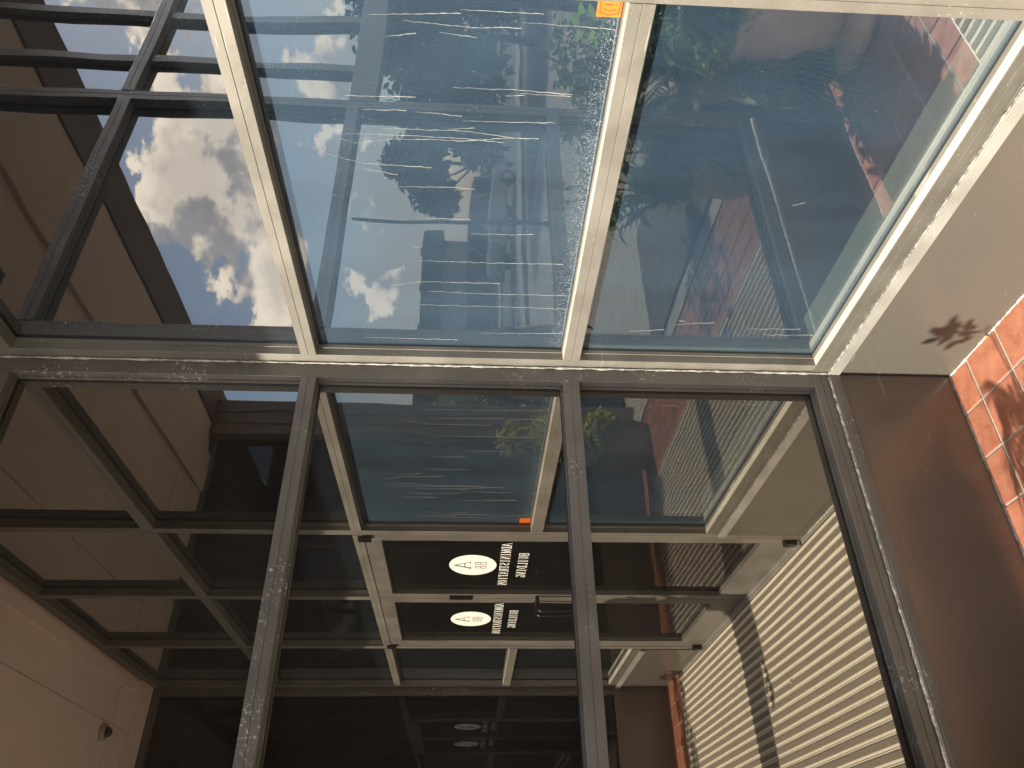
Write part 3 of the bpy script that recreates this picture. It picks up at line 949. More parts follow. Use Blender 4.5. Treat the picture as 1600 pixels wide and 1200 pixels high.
# --- soffit --------------------------------------------------------------------
sof = empty('soffit', None, None, (1.2, 2, 3.86), kind='structure')
def rs(l): return [(tuple(Vector(a) - Vector((1.2, 2, 3.86))), tuple(Vector(b) - Vector((1.2, 2, 3.86)))) for a, b in l]
boxes('soffit_board', rs([((-0.4, -0.4, 3.862), (0.345, 4.6, 3.99))]), 'soffit', sof)
boxes('soffit_board', rs([((0.350, -0.4, 3.861), (0.905, 4.6, 3.99))]), 'soffit', sof)
boxes('soffit_board', rs([((0.910, -0.4, 3.862), (1.50, 4.6, 3.99))]), 'soffit', sof)
boxes('soffit_beam', rs([((1.505, -0.4, 3.835), (1.88, 4.6, 3.99))]), 'soffit', sof, 0.004)
boxes('soffit_board', rs([((1.885, -0.4, 3.880), (2.20, 4.6, 3.99))]), 'soffit', sof)
boxes('soffit_fascia', rs([((2.205, -0.4, 3.865), (2.555, 4.6, 4.5))]), 'fascia', sof, 0.004)
boxes('soffit_strip', rs([((0.0005, 3.50, 3.855), (1.50, 3.515, 3.8608)), ((0.0005, 3.80, 3.850), (1.50, 4.05, 3.8607)), ((0.02, 0.05, 3.853), (0.10, 3.8, 3.8609))]), 'soffit', sof)
boxes('roof_slab', rs([((-4.0, -4.0, 4.0), (2.20, 8.0, 4.5)), ((2.205, -4.0, 4.0), (5.2, -0.42, 4.5)), ((2.56, -0.415, 3.87), (5.2, -0.002, 4.5))]), 'fascia', sof)

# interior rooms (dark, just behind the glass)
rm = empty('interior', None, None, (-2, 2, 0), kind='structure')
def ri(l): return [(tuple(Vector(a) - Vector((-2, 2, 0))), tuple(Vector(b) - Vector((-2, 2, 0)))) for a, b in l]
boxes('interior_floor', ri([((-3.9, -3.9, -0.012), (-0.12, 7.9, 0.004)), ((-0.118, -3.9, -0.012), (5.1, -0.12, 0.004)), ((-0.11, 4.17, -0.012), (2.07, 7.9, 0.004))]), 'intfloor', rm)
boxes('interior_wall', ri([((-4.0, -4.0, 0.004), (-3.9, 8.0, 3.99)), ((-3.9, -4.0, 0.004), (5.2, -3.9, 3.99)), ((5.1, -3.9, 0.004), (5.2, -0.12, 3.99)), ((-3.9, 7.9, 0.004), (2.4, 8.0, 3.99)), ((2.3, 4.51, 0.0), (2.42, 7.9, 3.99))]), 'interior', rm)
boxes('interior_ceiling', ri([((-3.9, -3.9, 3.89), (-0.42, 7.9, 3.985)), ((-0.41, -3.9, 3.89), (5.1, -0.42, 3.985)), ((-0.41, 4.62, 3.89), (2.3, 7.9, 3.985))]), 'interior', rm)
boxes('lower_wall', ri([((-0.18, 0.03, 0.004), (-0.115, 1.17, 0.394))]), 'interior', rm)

# dome camera on the soffit
dc = empty('dome_camera', 'small dark dome security camera hanging from the beige soffit near the far side wall', 'security camera', (0.42, 3.40, 3.861))
dc.scale = (0.62, 0.62, 0.62)
bm = bmesh.new()
add_lathe(bm, [(0.085, 0.0), (0.088, -0.02), (0.076, -0.045), (0.055, -0.05)])
obj('housing', bm, 'camring', dc, smooth=True)
bm = bmesh.new()
add_lathe(bm, [(0.052, -0.048), (0.050, -0.066), (0.040, -0.086), (0.024, -0.100), (0.006, -0.105)])
obj('dome', bm, 'domecam', dc, smooth=True)
# rectangular soffit light
sl = empty('soffit_light', 'flat square recessed light fitting set into the soffit close to the corner', 'ceiling light', (0.95, 0.75, 3.861))
boxes('light_frame', [((-0.16, -0.13, -0.02), (0.16, -0.11, 0)), ((-0.16, 0.11, -0.02), (0.16, 0.13, 0)), ((-0.16, -0.11, -0.02), (-0.14, 0.11, 0)), ((0.14, -0.11, -0.02), (0.16, 0.11, 0))], 'door', sl)
boxes('diffuser', [((-0.139, -0.109, -0.014), (0.139, 0.109, -0.004))], 'camring', sl)


# ---------------------------------------------------------------- water marks on the big sunlit panes
def cast(px, py, x):
    d = RX * ((px - 800) / 1196.75) + RY * ((py - 600) / 1196.75) + RF
    t = (x - CX) / d.x
    return CY + d.y * t, CZ + d.z * t


STK = [[(707, 137), (812, 141), (895, 148)], [(812, 146), (892, 151)], [(535, 149), (650, 152)], [(565, 170), (635, 173)], [(648, 175), (680, 177), (722, 182)],
       [(722, 189), (800, 191), (867, 192)], [(595, 200), (735, 206), (802, 215)], [(527, 215), (555, 224), (615, 217), (735, 220), (800, 216), (842, 217)],
       [(540, 208), (665, 213), (730, 217), (787, 223)], [(505, 239), (565, 255), (675, 262)], [(555, 262), (621, 273)], [(622, 291), (710, 293), (742, 296)],
       [(648, 340), (735, 343)], [(735, 365), (800, 367), (835, 366)], [(650, 407), (770, 411), (880, 413)], [(607, 446), (660, 440), (780, 443)],
       [(670, 455), (750, 459), (884, 462)], [(655, 476), (800, 480), (884, 483)], [(750, 521), (880, 521)], [(570, 527), (715, 531)], [(685, 50), (745, 59)],
       [(630, 32), (735, 43), (815, 44)], [(720, 15), (850, 22)], [(815, 35), (960, 46)], [(575, 22), (720, 21)], [(790, 150), (820, 149)],
       [(600, 57), (650, 52)], [(700, 202), (742, 200)], [(640, 385), (657, 386)]]
STK3 = [[(982, 518), (1038, 515)], [(1053, 507), (1116, 504)], [(1167, 514), (1251, 514)], [(1192, 523), (1278, 524)], [(1237, 321), (1257, 317)], [(1058, 500), (1070, 502)]]
STK1 = [[(436, 452), (445, 475)], [(445, 245), (530, 247)], [(440, 233), (520, 235)]]


def streak(pl, parent, x, k):
    pts = []
    for (a, b) in zip(pl[:-1], pl[1:]):
        n = max(3, int(abs(b[0] - a[0]) / 4))
        for i in range(n):
            t = i / n
            pts.append((a[0] + (b[0] - a[0]) * t, a[1] + (b[1] - a[1]) * t + 1.3 * mnoise.noise(Vector((i * 0.35 + k * 3.1, k, a[0] * .1)))))
    pts.append(pl[-1])
    W = [cast(p[0], p[1], x) for p in pts]
    bm = bmesh.new()
    rows = []
    n = len(W)
    for i, (y, z) in enumerate(W):
        t = i / (n - 1)
        w = 0.0006 * (0.40 + 0.9 * abs(mnoise.noise(Vector((i * 0.4, k * 1.3, 7)))) + 0.9 * t)
        if i in (0,):
            w *= 0.3
        rows.append((bm.verts.new((x, y - w, z)), bm.verts.new((x, y + w, z)), bm.verts.new((x + 0.0004, y + w * .4, z)), bm.verts.new((x + 0.0004, y - w * .4, z))))
    for a, b in zip(rows[:-1], rows[1:]):
        for q in range(4):
            bm.faces.new((a[q], a[(q + 1) % 4], b[(q + 1) % 4], b[q]))
    return obj('water_streak', bm, 'streak', parent)


for k, pl in enumerate(STK):
    streak(pl, pw, -G + 0.0002, k)
for k, pl in enumerate(STK3):
    streak(pl, panesR[(0, 'three')], -G + 0.0002, k + 40)

# ---------------------------------------------------------------- dry leaves on the floor
def dry_leaf(x, y, rz, s, label):
    bm = bmesh.new()
    ring = []
    for k in range(10):
        a = 2 * math.pi * k / 10
        ring.append(bm.verts.new((s * math.cos(a), s * 0.42 * math.sin(a) * (1.2 - 0.4 * math.cos(a)), 0.010 + 0.25 * s * math.cos(a) ** 2)))
    c = bm.verts.new((0, 0, 0.009))
    for k in range(10):
        bm.faces.new((c, ring[k], ring[(k + 1) % 10]))
    o = obj('dry_leaf', bm, 'deadleaf')
    o.location = (x, y, 0)
    o.rotation_euler = (0, 0, rz)
    sm = o.modifiers.new('thick', 'SOLIDIFY')
    sm.thickness = 0.0008
    return tag(o, label, 'leaf')


dry_leaf(0.55, 1.66, 0.2, 0.022, 'orange dry leaf lying mid mat on an aluminium rail')
dry_leaf(0.27, 1.30, 1.0, 0.012, 'tiny dry leaf on the mat close to the threshold')
dry_leaf(0.38, 2.44, 0.5, 0.013, 'curled brown leaf beside the hand of the shadow on the mat')
dry_leaf(0.52, 2.80, 0.1, 0.013, 'pale yellow leaf on the far half of the mat')
dry_leaf(0.018, 0.226, 0.8, 0.009, 'small curled leaf on the red tiles against the sunlit base panel')

# ---------------------------------------------------------------- plants and pots
def leaf_quad(bm, p, d, up, L, W, bend=0.25, seg=2):
    d = d.normalized()
    s = d.cross(up)
    if s.length < 1e-3:
        s = Vector((1, 0, 0))
    s.normalize()
    n = s.cross(d)
    prev = None
    for i in range(seg + 1):
        t = i / seg
        q = p + d * (L * t) - Vector((0, 0, 1)) * (bend * L * t * t)
        w = W * math.sin(math.pi * (0.12 + 0.86 * t)) * 0.5
        a = bm.verts.new(q + s * w + n * (w * 0.25))
        b = bm.verts.new(q - s * w + n * (w * 0.25))
        if prev:
            bm.faces.new((prev[0], prev[1], b, a))
        prev = (a, b)


def rnd_dir(zmin=-1.0):
    while True:
        v = Vector((random.uniform(-1, 1), random.uniform(-1, 1), random.uniform(zmin, 1)))
        if 0.1 < v.length < 1:
            return v.normalized()


def foliage_cloud(name, blobs, n, L, W, m, parent, bend=0.3, shell=0.55):
    bm = bmesh.new()
    tot = sum(r[3] ** 2 for r in blobs)
    for (x, y, z, r) in blobs:
        for i in range(int(n * r * r / tot)):
            v = rnd_dir()
            rr = r * (shell + (1 - shell) * random.random()) * (0.85 + 0.3 * mnoise.noise(v * 3 + Vector((x, y, z))))
            p = Vector((x, y, z)) + Vector((v.x, v.y, v.z * 0.85)) * rr
            d = (v + rnd_dir() * 0.9).normalized()
            leaf_quad(bm, p, d, rnd_dir(0), L * random.uniform(.6, 1.2), W * random.uniform(.7, 1.2), bend, 2)
    return obj(name, bm, m, parent)


# tall urn by the shaded wall: flared foot, belly, trailing yellow green leaves and arching fronds
urn = empty('potted_palm', 'terracotta urn with trailing yellow-green leaves and arching fronds beside the shaded wall', 'potted plant', (1.50, 0.30, 0.003))
bm = bmesh.new()
add_lathe(bm, [(0.215, 0), (0.235, 0.02), (0.235, 0.055), (0.205, 0.075), (0.19, 0.09)], seg=32)
obj('saucer', bm, 'terracotta', urn, smooth=True)
bm = bmesh.new()
add_lathe(bm, [(0.13, 0.09), (0.15, 0.12), (0.20, 0.20), (0.225, 0.30), (0.215, 0.40), (0.195, 0.47), (0.215, 0.50), (0.225, 0.53), (0.20, 0.55), (0.18, 0.51)], seg=32)
obj('urn', bm, 'terracotta', urn, smooth=True)
foliage_cloud('trailing_leaves', [(0.02, 0.0, 0.60, 0.17), (0.14, 0.05, 0.56, 0.14), (-0.12, 0.06, 0.58, 0.13), (0.16, 0.0, 0.42, 0.10), (0.02, 0.16, 0.45, 0.11), (-0.16, 0.0, 0.62, 0.12)], 1500, 0.045, 0.028, 'leafy', urn)
for k in range(30):
    a = random.uniform(0, 2 * math.pi)
    bm = bmesh.new()
    Lf = random.uniform(0.40, 0.72)
    hd = Vector((math.cos(a), math.sin(a) * 0.42, 0))
    rise = 1.85 if k % 10 == 3 else 1.3
    if hd.x < -0.2:
        hd.x *= 0.45
    p0 = Vector((0, 0, 0.52))
    pts = []
    for i in range(12):
        t = i / 11
        pts.append(p0 + hd * (Lf * t * 0.8) + Vector((0, 0, Lf * (rise * t - (rise - 0.75 if rise > 1.5 else 1.15) * t * t))))
    add_tube(bm, pts, [0.005 * (1 - i / 13) for i in range(12)], 5)
    for i in range(2, 12):
        dd = (pts[min(i + 1, 11)] - pts[i - 1]).normalized()
        s = dd.cross(Vector((0, 0, 1))).normalized()
        for sg in (-1, 1):
            for h in (0, .5):
                base = pts[i - 1].lerp(pts[i], h)
                leaf_quad(bm, base, (dd * 0.7 + s * sg), Vector((0, 0, 1)), 0.15 * (1 - abs(i / 11 - .45)) + 0.03, 0.011, 0.5, 2)
    obj('frond', bm, 'leaf', urn)

bm = bmesh.new()
add_tube(bm, [(0.0, -.03, .50), (0.02, -.05, .8), (0.0, -.07, 1.10)], [.005, .004, .003], 6)
obj('tall_stem', bm, 'leaf', urn)
lv = bmesh.new()
for k in range(26):
    q = Vector((random.uniform(-.05, .05), -.07 + random.uniform(-.035, .035), random.uniform(1.0, 1.12)))
    leaf_quad(lv, q, rnd_dir(-.2) + Vector((0, 0, .4)), Vector((1, 0, 0)), random.uniform(.05, .09), 0.028, 0.3, 3)
obj('tall_stem_leaves', lv, 'leaf', urn)

# reed-like plant whose long blades arch over towards the corner
rp = empty('reed_plant', 'clump of long thin green blades arching towards the corner beside the shaded wall', 'plant', (1.40, 0.15, 0.0))
bm = bmesh.new()
add_lathe(bm, [(0.07, 0.012), (0.085, 0.12), (0.095, 0.20), (0.10, 0.21), (0.08, 0.21)], seg=20)
obj('pot', bm, 'bluepot', rp, smooth=True)
for k in range(46):
    a = random.uniform(1.9, 4.4)
    reach = random.uniform(0.10, 0.50)
    top = random.uniform(0.25, 0.62) - 0.25 * reach
    hd = Vector((math.cos(a), math.sin(a) * 0.35, 0)).normalized()
    hd.y = max(hd.y, -0.22)
    bm = bmesh.new()
    prev = None
    for i in range(11):
        t = i / 10
        h = 0.2 + top * math.sin(min(1, t * 1.5) * math.pi / 2) - (0.75 * reach + 0.05) * t ** 2.4 * 1.6
        q = Vector((hd.x * reach * t ** 1.5, hd.y * reach * t, max(h, 0.02)))
        if q.x < -0.22 and q.z > 0.22:
            q.x = -0.22 - 0.1 * (q.x + .22)
        w = 0.0055 * (1 - t) ** 0.6 + 0.0006
        sd = Vector((hd.y, -hd.x, 0.15)) * w
        cur = (bm.verts.new(q + sd), bm.verts.new(q - sd))
        if prev:
            bm.faces.new((prev[0], prev[1], cur[1], cur[0]))
        prev = cur
    obj('blade', bm, 'leaf', rp)

# second urn further along
u2 = empty('potted_shrub', 'second terracotta pot with a dense dark shrub further along the shaded wall', 'potted plant', (2.25, 0.30, 0.0035))
bm = bmesh.new()
add_lathe(bm, [(0.17, 0.012), (0.20, 0.15), (0.24, 0.36), (0.25, 0.42), (0.27, 0.43), (0.27, 0.48), (0.22, 0.48)], seg=28)
obj('pot', bm, 'terracotta', u2, smooth=True)
foliage_cloud('leaves', [(0, -.05, 0.72, 0.28), (0.05, 0.0, 1.0, 0.24), (-0.1, -0.1, 0.6, 0.2), (0.0, -0.12, 0.30, 0.2), (-.15, .05, .9, .2)], 1900, 0.06, 0.03, 'leaf', u2)
bm = bmesh.new()
add_tube(bm, [(0, 0, .45), (0.02, 0, .7), (0.04, 0.03, .95)], [.016, .012, .006], 6)
obj('stem', bm, 'bark', u2)

# broad leaf shrub in the bed beyond the curb
bs = empty('broadleaf_shrub', 'low shrub with large oval leaves growing in the soil bed behind the concrete curb', 'shrub', (2.75, 1.62, 0.03))
bm = bmesh.new()
lv = bmesh.new()
for k in range(16):
    a = random.uniform(0, 6.28)
    r = random.uniform(0.12, 0.45)
    h = random.uniform(0.35, 0.95)
    p1 = Vector((math.cos(a) * r, math.sin(a) * r, h))
    add_tube(bm, [(0, 0, 0), p1 * 0.5 + Vector((0, 0, .08)), p1], [0.010, 0.007, 0.003], 5)
    for j in range(9):
        t = 0.35 + 0.65 * j / 8
        q = p1 * t + Vector((0, 0, .04))
        d = rnd_dir(-0.3)
        leaf_quad(lv, q, d, Vector((0, 0, 1)), random.uniform(0.09, 0.15), random.uniform(0.055, 0.08), 0.25, 4)
obj('stem', bm, 'bark', bs)
obj('leaves', lv, 'leaf', bs)

# planter by the pier, with a bright trailing plant
pp = empty('square_planter', 'tapered brown planter with sunlit yellow-green foliage standing by the brown pier', 'planter', (1.82, 3.66, 0.003))
bm = bmesh.new()
for (z0, z1, s0, s1) in ((0.0, 0.42, 0.15, 0.20), (0.42, 0.47, 0.215, 0.215)):
    v = [bm.verts.new((sx_ * s, sy_ * s, z)) for z, s in ((z0, s0), (z1, s1)) for sx_, sy_ in ((-1, -1), (1, -1), (1, 1), (-1, 1))]
    bm.faces.new(v[:4])
    bm.faces.new(v[4:])
    for k in range(4):
        bm.faces.new((v[k], v[(k + 1) % 4], v[4 + (k + 1) % 4], v[4 + k]))
obj('pot', bm, 'brownpot', pp, 0.006)
foliage_cloud('leaves', [(0, 0, 0.62, 0.22), (0.08, -0.05, 0.90, 0.20), (0.05, 0.02, 1.18, 0.17), (0.10, -.16, 0.45, 0.16), (-.12, -.12, .5, .15)], 1700, 0.05, 0.028, 'leafy', pp)
bm = bmesh.new()
add_tube(bm, [(0, 0, .44), (0.03, 0, .8), (0.05, 0.02, 1.15)], [.014, .01, .005], 6)
obj('stem', bm, 'bark', pp)
bp = empty('round_pot', 'large dark blue glazed pot standing outside the pier next to the concrete curb', 'pot', (2.72, 4.55, -0.006))
bm = bmesh.new()
add_lathe(bm, [(0.20, 0), (0.30, 0.15), (0.36, 0.40), (0.34, 0.60), (0.28, 0.70), (0.31, 0.74), (0.31, 0.77), (0.26, 0.77)], seg=32)
obj('pot', bm, 'bluepot', bp, smooth=True)
foliage_cloud('leaves', [(0, 0, 0.95, 0.30), (0.1, 0, 1.25, 0.22)], 1200, 0.09, 0.03, 'leafd', bp)


# trees
def tree(name, label, x, y, trunk_h, blobs, n, L, W, m='leafd', cat='tree', tr=0.14):
    t = empty(name, label, cat, (x, y, 0))
    bm = bmesh.new()
    add_tube(bm, [(0, 0, -0.02), (0.05, 0.02, trunk_h * .5), (-0.03, 0.03, trunk_h), (0, 0, trunk_h * 1.5)], [tr, tr * .75, tr * .6, tr * .3], 8)
    for (bx, by, bz, br) in blobs:
        add_tube(bm, [(0, 0, trunk_h * .85), (bx * .5, by * .5, trunk_h * .5 + bz * .5), (bx, by, bz)], [tr * .4, tr * .25, tr * .08], 5)
    obj('trunk', bm, 'bark', t, smooth=True)
    foliage_cloud('crown', blobs, n, L, W, m, t, 0.2, 0.35)
    return t


def LRP(azd, d):
    return (-1.507 + d * math.cos(math.radians(azd)), -2.039 + d * math.sin(math.radians(azd)))


x, y = LRP(39.4, 34)
tree('street_tree', 'round dark street tree across the parking, seen beside the lamp post', x, y, 1.9,
     [(0, 0, 4.0, 1.5), (0.9, -0.7, 3.6, 1.0), (-0.8, 0.6, 3.5, 1.1), (0.3, 0.2, 4.9, 0.9), (-1.2, 0.9, 2.9, 0.8)], 7000, 0.30, 0.17)
x, y = LRP(31.0, 24)
tree('dense_tree', 'broad dense tree standing closest beyond the walkway at the left of the view', x, y, 1.6,
     [(0, 0, 3.2, 1.9), (1.6, -1.2, 2.9, 1.6), (-1.5, 1.2, 2.8, 1.5), (0.5, 0, 4.3, 1.2), (2.6, -2.2, 3.2, 1.5), (-0.4, .8, 1.6, 1.2), (1.2, -.6, 1.3, 1.3), (-2.2, 2.0, 1.5, .9)], 9000, 0.30, 0.17)
x, y = LRP(57.2, 17)
tree('feathery_tree', 'thin feathery tree with narrow grey-green leaves near the near pavement', x, y, 1.0,
     [(0, 0, 1.9, 0.7), (0.5, 0.2, 1.5, 0.6), (-0.5, 0, 1.4, 0.6), (0, 0.3, 1.0, 0.7)], 2600, 0.26, 0.035, 'leaf', tr=0.07)
x, y = LRP(26.5, 30)
tree('far_tree', 'tall tree behind the dense tree at the edge of the parking', x, y, 2.2,
     [(0, 0, 4.6, 2.0), (1.6, -1, 4.0, 1.6), (-1.4, 1, 3.9, 1.6), (0, 0, 2.6, 1.8)], 6000, 0.34, 0.19)
x, y = LRP(62, 40)
tree('corner_tree', 'wide tree at the far end of the brown building', x, y, 2.0,
     [(0, 0, 4.0, 1.8), (1.6, -1, 3.4, 1.5), (-1.4, 1, 3.3, 1.5)], 5000, 0.34, 0.19)

# lamp post
x, y = LRP(43.4, 15.8)
lp = empty('lamp_post', 'slim dark lamp post with a short side bracket standing on the walkway edge', 'lamp post', (x, y, -0.006))
bm = bmesh.new()
add_tube(bm, [(0, 0, 0.06), (0, 0, 1.5), (0, 0, 3.95)], [0.055, 0.048, 0.036], 12)
obj('pole', bm, 'steel', lp, smooth=True)
bm = bmesh.new()
add_lathe(bm, [(0.12, 0), (0.12, 0.03), (0.07, 0.06), (0.06, 0.18)], seg=16)
obj('base', bm, 'steel', lp, smooth=True)
bm = bmesh.new()
add_tube(bm, [(0, 0, 2.05), (0.1, -0.08, 2.12), (0.18, -0.14, 2.10)], 0.016, 6)
obj('bracket', bm, 'steel', lp)

# building across the street
bx0, bx1, by0 = -8.0, 33.5, 33.0
bd = empty('street_building', 'long low brown commercial building with dark roof edge and grey sign band across the road', 'building', (13, 36, 0))
def rb(l): return [(tuple(Vector(a) - Vector((13, 36, 0))), tuple(Vector(b) - Vector((13, 36, 0)))) for a, b in l]
boxes('wall', rb([((bx0, by0, -0.01), (bx1, by0 + 9, 3.4))]), 'brickwall', bd)
boxes('sign_band', rb([((bx0 + .2, by0 - 0.35, 1.75), (bx1 - .2, by0 - .01, 3.39))]), 'greywall', bd)
boxes('roof', rb([((bx0 - .3, by0 - 0.8, 3.41), (bx1 + .3, by0 + 9.3, 4.65))]), 'roof', bd)
for k in range(14):
    xx = bx0 + 1.2 + k * 3.0
    boxes('roof_vent', rb([((xx, by0 - .5, 4.66), (xx + .35, by0 - .2, 4.78))]), 'roof', bd)
for k in range(16):
    xx = bx0 + 0.7 + k * 2.55
    w_ = boxes('window', rb([((xx, by0 - 0.05, 0.25), (xx + 1.7, by0 - 0.012, 1.7))]), 'roof', bd)
    boxes('pane', rb([((xx + .06, by0 - 0.07, 0.31), (xx + 1.64, by0 - 0.051, 1.64))]), 'carglass', w_)


def car(name, label, x, y, rz, paint, tall):
    c = empty(name, label, 'car', (x, y, -0.009))
    c.rotation_euler = (0, 0, rz)
    H = 1.70 if tall else 1.42
    bl = 0.95 if tall else 0.82
    prof = [(-2.25, .32), (-2.28, .60), (-2.15, bl - .04), (-1.25, bl + .04), (1.95, bl), (2.25, bl - .1), (2.28, .5), (2.2, .32)]
    bm = bmesh.new()
    for sgn in (1,):
        L_ = [bm.verts.new((px_, -0.9, pz)) for px_, pz in prof]
        R_ = [bm.verts.new((px_, 0.9, pz)) for px_, pz in prof]
        bm.faces.new(L_)
        bm.faces.new(R_)
        for k in range(len(prof)):
            k2 = (k + 1) % len(prof)
            bm.faces.new((L_[k], L_[k2], R_[k2], R_[k]))
    obj('body', bm, paint, c, 0.06)
    cab = [(-1.30, bl), (-0.55, H - .04), (0.2, H), (1.55 if tall else 1.0, H - .05), (2.0 if tall else 1.75, bl)]
    bm = bmesh.new()
    L_ = [bm.verts.new((px_, -0.84 + (.14 if pz > bl + .1 else 0), pz)) for px_, pz in cab]
    R_ = [bm.verts.new((px_, 0.84 - (.14 if pz > bl + .1 else 0), pz)) for px_, pz in cab]
    bm.faces.new(L_)
    bm.faces.new(R_)
    for k in range(len(cab)):
        k2 = (k + 1) % len(cab)
        bm.faces.new((L_[k], L_[k2], R_[k2], R_[k]))
    obj('cabin', bm, 'carglass', c, 0.03)
    boxes('roof_panel', [((-0.6, -0.69, H - .03), (1.45 if tall else .95, 0.69, H + .025))], paint, c, 0.02)
    for px_ in (-1.25, -0.45, 0.55, 1.5):
        if px_ > 1.2 and not tall:
            continue
        for s in (-1, 1):
            bm = bmesh.new()
            q = 0.55 if px_ < -1 else 0.0
            add_tube(bm, [(px_, s * .845, bl), (px_ + q + (.1 if px_ > 1 else 0), s * .71, H - .03)], 0.035, 5)
            obj('pillar', bm, paint, c)
    for wx in (-1.42, 1.40):
        for s in (-1, 1):
            bm = bmesh.new()
            add_tube(bm, [(wx, s * .92, .33), (wx, s * .70, .33)], .33, 20)
            w = obj('wheel', bm, 'tyre', c)
            bm = bmesh.new()
            add_tube(bm, [(wx, s * .935, .33), (wx, s * .90, .33)], .20, 14)
            obj('rim', bm, 'rim', w)
    for s in (-1, 1):
        boxes('headlight', [((-2.27, s * .62 - .18, .62), (-2.18, s * .62 + .18, .78))], 'spacer', c, 0.02)
        boxes('tail_light', [((2.19, s * .74 - .10, .60), (2.27, s * .74 + .10, .86))], 'redback', c, 0.02)
    return c


car('parked_suv', 'silver suv parked on the road behind the lamp post', 20.4, 18.6, 0.0, 'suv', True)
car('parked_car', 'dark low sedan parked on the road left of the silver suv', 11.8, 18.8, 0.0, 'redcar', False)


# ---------------------------------------------------------------- the photographer
def skin_mesh(name, verts, edges, rads, m, parent, root=0, lvl=2):
    me = bpy.data.meshes.new(name)
    me.from_pydata(verts, edges, [])
    o = bpy.data.objects.new(name, me)
    C.objects.link(o)
    me.materials.append(MT[m])
    o.parent = parent
    o.modifiers.new('skin', 'SKIN')
    for i, sv in enumerate(me.skin_vertices[0].data):
        r = rads[i]
        sv.radius = r if isinstance(r, tuple) else (r, r)
        sv.use_root = (i == root)
    s = o.modifiers.new('sub', 'SUBSURF')
    s.levels = lvl
    s.render_levels = lvl
    o.modifiers['skin'].use_smooth_shade = True
    return o


# local frame: person faces -X', rotated to look at the corner
per = empty('person', 'person in navy shirt and dark jeans holding up a phone on the mat', 'person', (1.56, 2.14, 0.009))
ang = math.atan2(-0.8205, -0.5690)       # facing direction
per.rotation_euler = (0, 0, ang)           # local +X faces forward, +Y is the left side
# body: pelvis root, spine, head, legs, arms (one skin)
V = [(0, 0, .94), (0, 0, 1.10), (0, 0, 1.27), (0.0, 0, 1.40), (0.0, 0, 1.475), (0.02, 0, 1.54), (0.025, 0, 1.62), (0.015, 0, 1.685),
     (0, .09, .90), (0.015, .105, .50), (-0.01, .11, .09), (0.13, .13, .035),
     (0, -.09, .90), (0.015, -.105, .50), (-0.01, -.11, .09), (0.13, -.13, .035),
     (0, .17, 1.385), (-0.01, .23, 1.12), (0.06, .25, .88),
     (0, -.17, 1.385), (0.06, -.22, 1.14), (0.21, -.10, 1.33)]
Ed = [(0, 1), (1, 2), (2, 3), (3, 4), (4, 5), (5, 6), (6, 7), (0, 8), (8, 9), (9, 10), (10, 11), (0, 12), (12, 13), (13, 14), (14, 15),
      (3, 16), (16, 17), (17, 18), (3, 19), (19, 20), (20, 21)]
Rd = [(.10, .14), (.095, .13), (.10, .145), (.085, .12), .052, (.075, .065), (.092, .076), (.06, .055),
      .085, .055, .040, .035, .085, .055, .040, .035, .052, .040, .028, .052, .040, .028]
skin_mesh('body', V, Ed, Rd, 'skin', per)
# clothing hugging the body
Vs = [(0, 0, .93), (0, 0, 1.10), (0, 0, 1.27), (0, 0, 1.385), (0, 0, 1.44), (0, .17, 1.39), (-0.005, .21, 1.22), (0, -.17, 1.39), (0.035, -.20, 1.24)]
skin_mesh('shirt', Vs, [(0, 1), (1, 2), (2, 3), (3, 4), (3, 5), (5, 6), (3, 7), (7, 8)], [(.118, .16), (.112, .15), (.116, .165), (.10, .14), .066, .068, .060, .068, .060], 'shirt', per)
Vj = [(0, 0, .96), (0, .09, .88), (0.015, .105, .50), (-0.01, .11, .11), (0, -.09, .88), (0.015, -.105, .50), (-0.01, -.11, .11)]
skin_mesh('trousers', Vj, [(0, 1), (1, 2), (2, 3), (0, 4), (4, 5), (5, 6)], [(.11, .15), .102, .070, .060, .102, .070, .060], 'jeans', per)
for s in (-1, 1):
    bm = bmesh.new()
    add_lathe(bm, [(0.052, 0.0), (0.056, 0.02), (0.050, 0.07), (0.03, 0.09)], seg=16)
    bmesh.ops.scale(bm, vec=(2.4, 0.9, 1), verts=bm.verts)
    bmesh.ops.translate(bm, vec=(0.05, s * .12, 0), verts=bm.verts)
    obj('shoe', bm, 'tyre', per, smooth=True)
# head details
bm = bmesh.new()
bmesh.ops.create_uvsphere(bm, u_segments=24, v_segments=16, radius=1)
for v in bm.verts:
    v.co = Vector((v.co.x * .098 + .002, v.co.y * .084, v.co.z * .115 + 1.665))
bmesh.ops.delete(bm, geom=[v for v in bm.verts if v.co.x > 0.045 and v.co.z < 1.70 or v.co.z < 1.58], context='VERTS')
hr = obj('hair', bm, 'hair', per, smooth=True)
hr.modifiers.new('t', 'SOLIDIFY').thickness = 0.012
bm = bmesh.new()
add_tube(bm, [(0.108, 0, 1.645), (0.122, 0, 1.622), (0.127, 0, 1.607), (0.110, 0, 1.600)], [.007, .010, .014, .008], 8)
obj('nose', bm, 'skin', per, smooth=True)
for s in (-1, 1):
    bm = bmesh.new()
    bmesh.ops.create_uvsphere(bm, u_segments=12, v_segments=8, radius=.011)
    bmesh.ops.translate(bm, vec=(.100, s * .032, 1.645), verts=bm.verts)
    obj('eye', bm, 'black', per, smooth=True)
    bm = bmesh.new()
    bmesh.ops.create_uvsphere(bm, u_segments=12, v_segments=8, radius=1)
    for v in bm.verts:
        v.co = Vector((v.co.x * .018 + .015, v.co.y * .010 + s * .083, v.co.z * .032 + 1.63))
    obj('ear', bm, 'skin', per, smooth=True)
bm = bmesh.new()
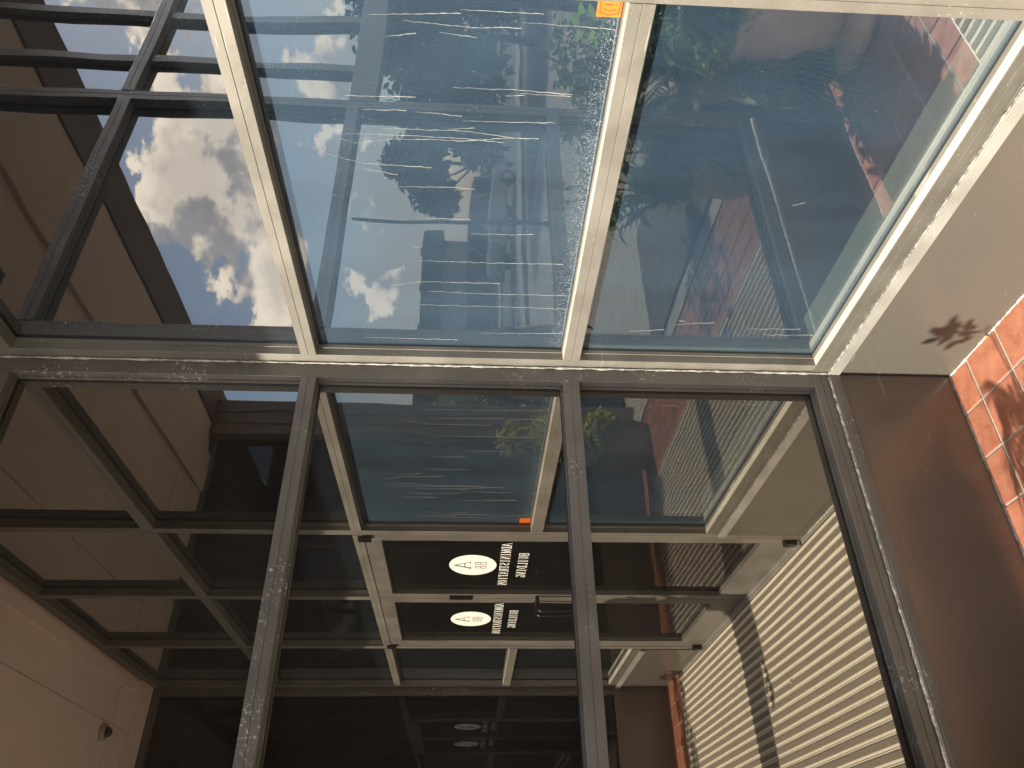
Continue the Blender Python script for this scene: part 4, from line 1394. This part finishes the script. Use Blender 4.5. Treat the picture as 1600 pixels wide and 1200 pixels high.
add_tube(bm, [(0.107, -.024, 1.573), (0.113, 0, 1.571), (0.107, .024, 1.573)], [.003, .006, .003], 6)
obj('mouth', bm, 'redback', per, smooth=True)


def hand(parent, base, d, pn, curl, s=1.0, thumb=1):
    """palm and five tapered bent fingers; d = finger direction, pn = palm normal"""
    d = Vector(d).normalized()
    pn = Vector(pn).normalized()
    side = d.cross(pn).normalized()
    base = Vector(base)
    verts = [base, base + d * .045 * s, base + d * .085 * s]
    skin_mesh('palm', [tuple(v) for v in verts], [(0, 1), (1, 2)], [(.024 * s, .024 * s), (.034 * s, .019 * s), (.036 * s, .016 * s)], 'skin', parent, lvl=1)
    for k, (o_, L) in enumerate(((-.027, .068), (-.009, .078), (.009, .073), (.026, .056))):
        p = base + d * .078 * s + side * o_ * s
        pts = [p]
        a = 0
        dd = d
        for j, f in enumerate((.45, .32, .25)):
            a += curl
            dd = d * math.cos(a) + pn * math.sin(a)
            pts.append(pts[-1] + dd * L * f * s)
        skin_mesh('finger', [tuple(q) for q in pts], [(0, 1), (1, 2), (2, 3)], [.0095 * s, .009 * s, .008 * s, .0065 * s], 'skin', parent, lvl=1)
    p = base + d * .02 * s - side * .028 * s * thumb
    pts = [p, p + (d * .6 - side * .8 * thumb).normalized() * .035 * s, p + (d * .6 - side * .8 * thumb).normalized() * .035 * s + (d * .9 + pn * .4).normalized() * .03 * s]
    skin_mesh('thumb', [tuple(q) for q in pts], [(0, 1), (1, 2)], [.012 * s, .010 * s, .0075 * s], 'skin', parent, lvl=1)


hand(per, (0.065, .252, .875), (0.22, 0.10, -1), (0, -1, 0), 0.22, 1.0, -1)
# phone: camera end sits right behind the lens position
inv = Matrix.Rotation(-ang, 3, 'Z')
lc = inv @ (Vector((CX, CY, CZ)) - Vector((1.56, 2.14, 0.009)))
ph = empty('phone', 'black phone held upright at eye height in the right hand of the photographer', 'phone', (CX, CY, CZ))
ph.rotation_euler = (0, 0, ang)
boxes('phone_body', [((-0.026, -0.024, -0.130), (-0.018, 0.052, 0.018))], 'phone', ph, 0.003)
boxes('screen', [((-0.0275, -0.020, -0.126), (-0.0262, 0.048, 0.014))], 'carglass', ph)
bm = bmesh.new()
add_tube(bm, [(-0.018, 0, 0), (-0.0155, 0, 0)], 0.008, 16)
obj('lens_ring', bm, 'chrome', ph)
hand(per, (0.21, -.10, 1.33), (lc.x - .21 - .01, lc.y + .10 - .02, lc.z - 1.33 - .10), (-1, 0.3, 0), 0.5, 1.0, 1)
bpy.context.view_layer.update()
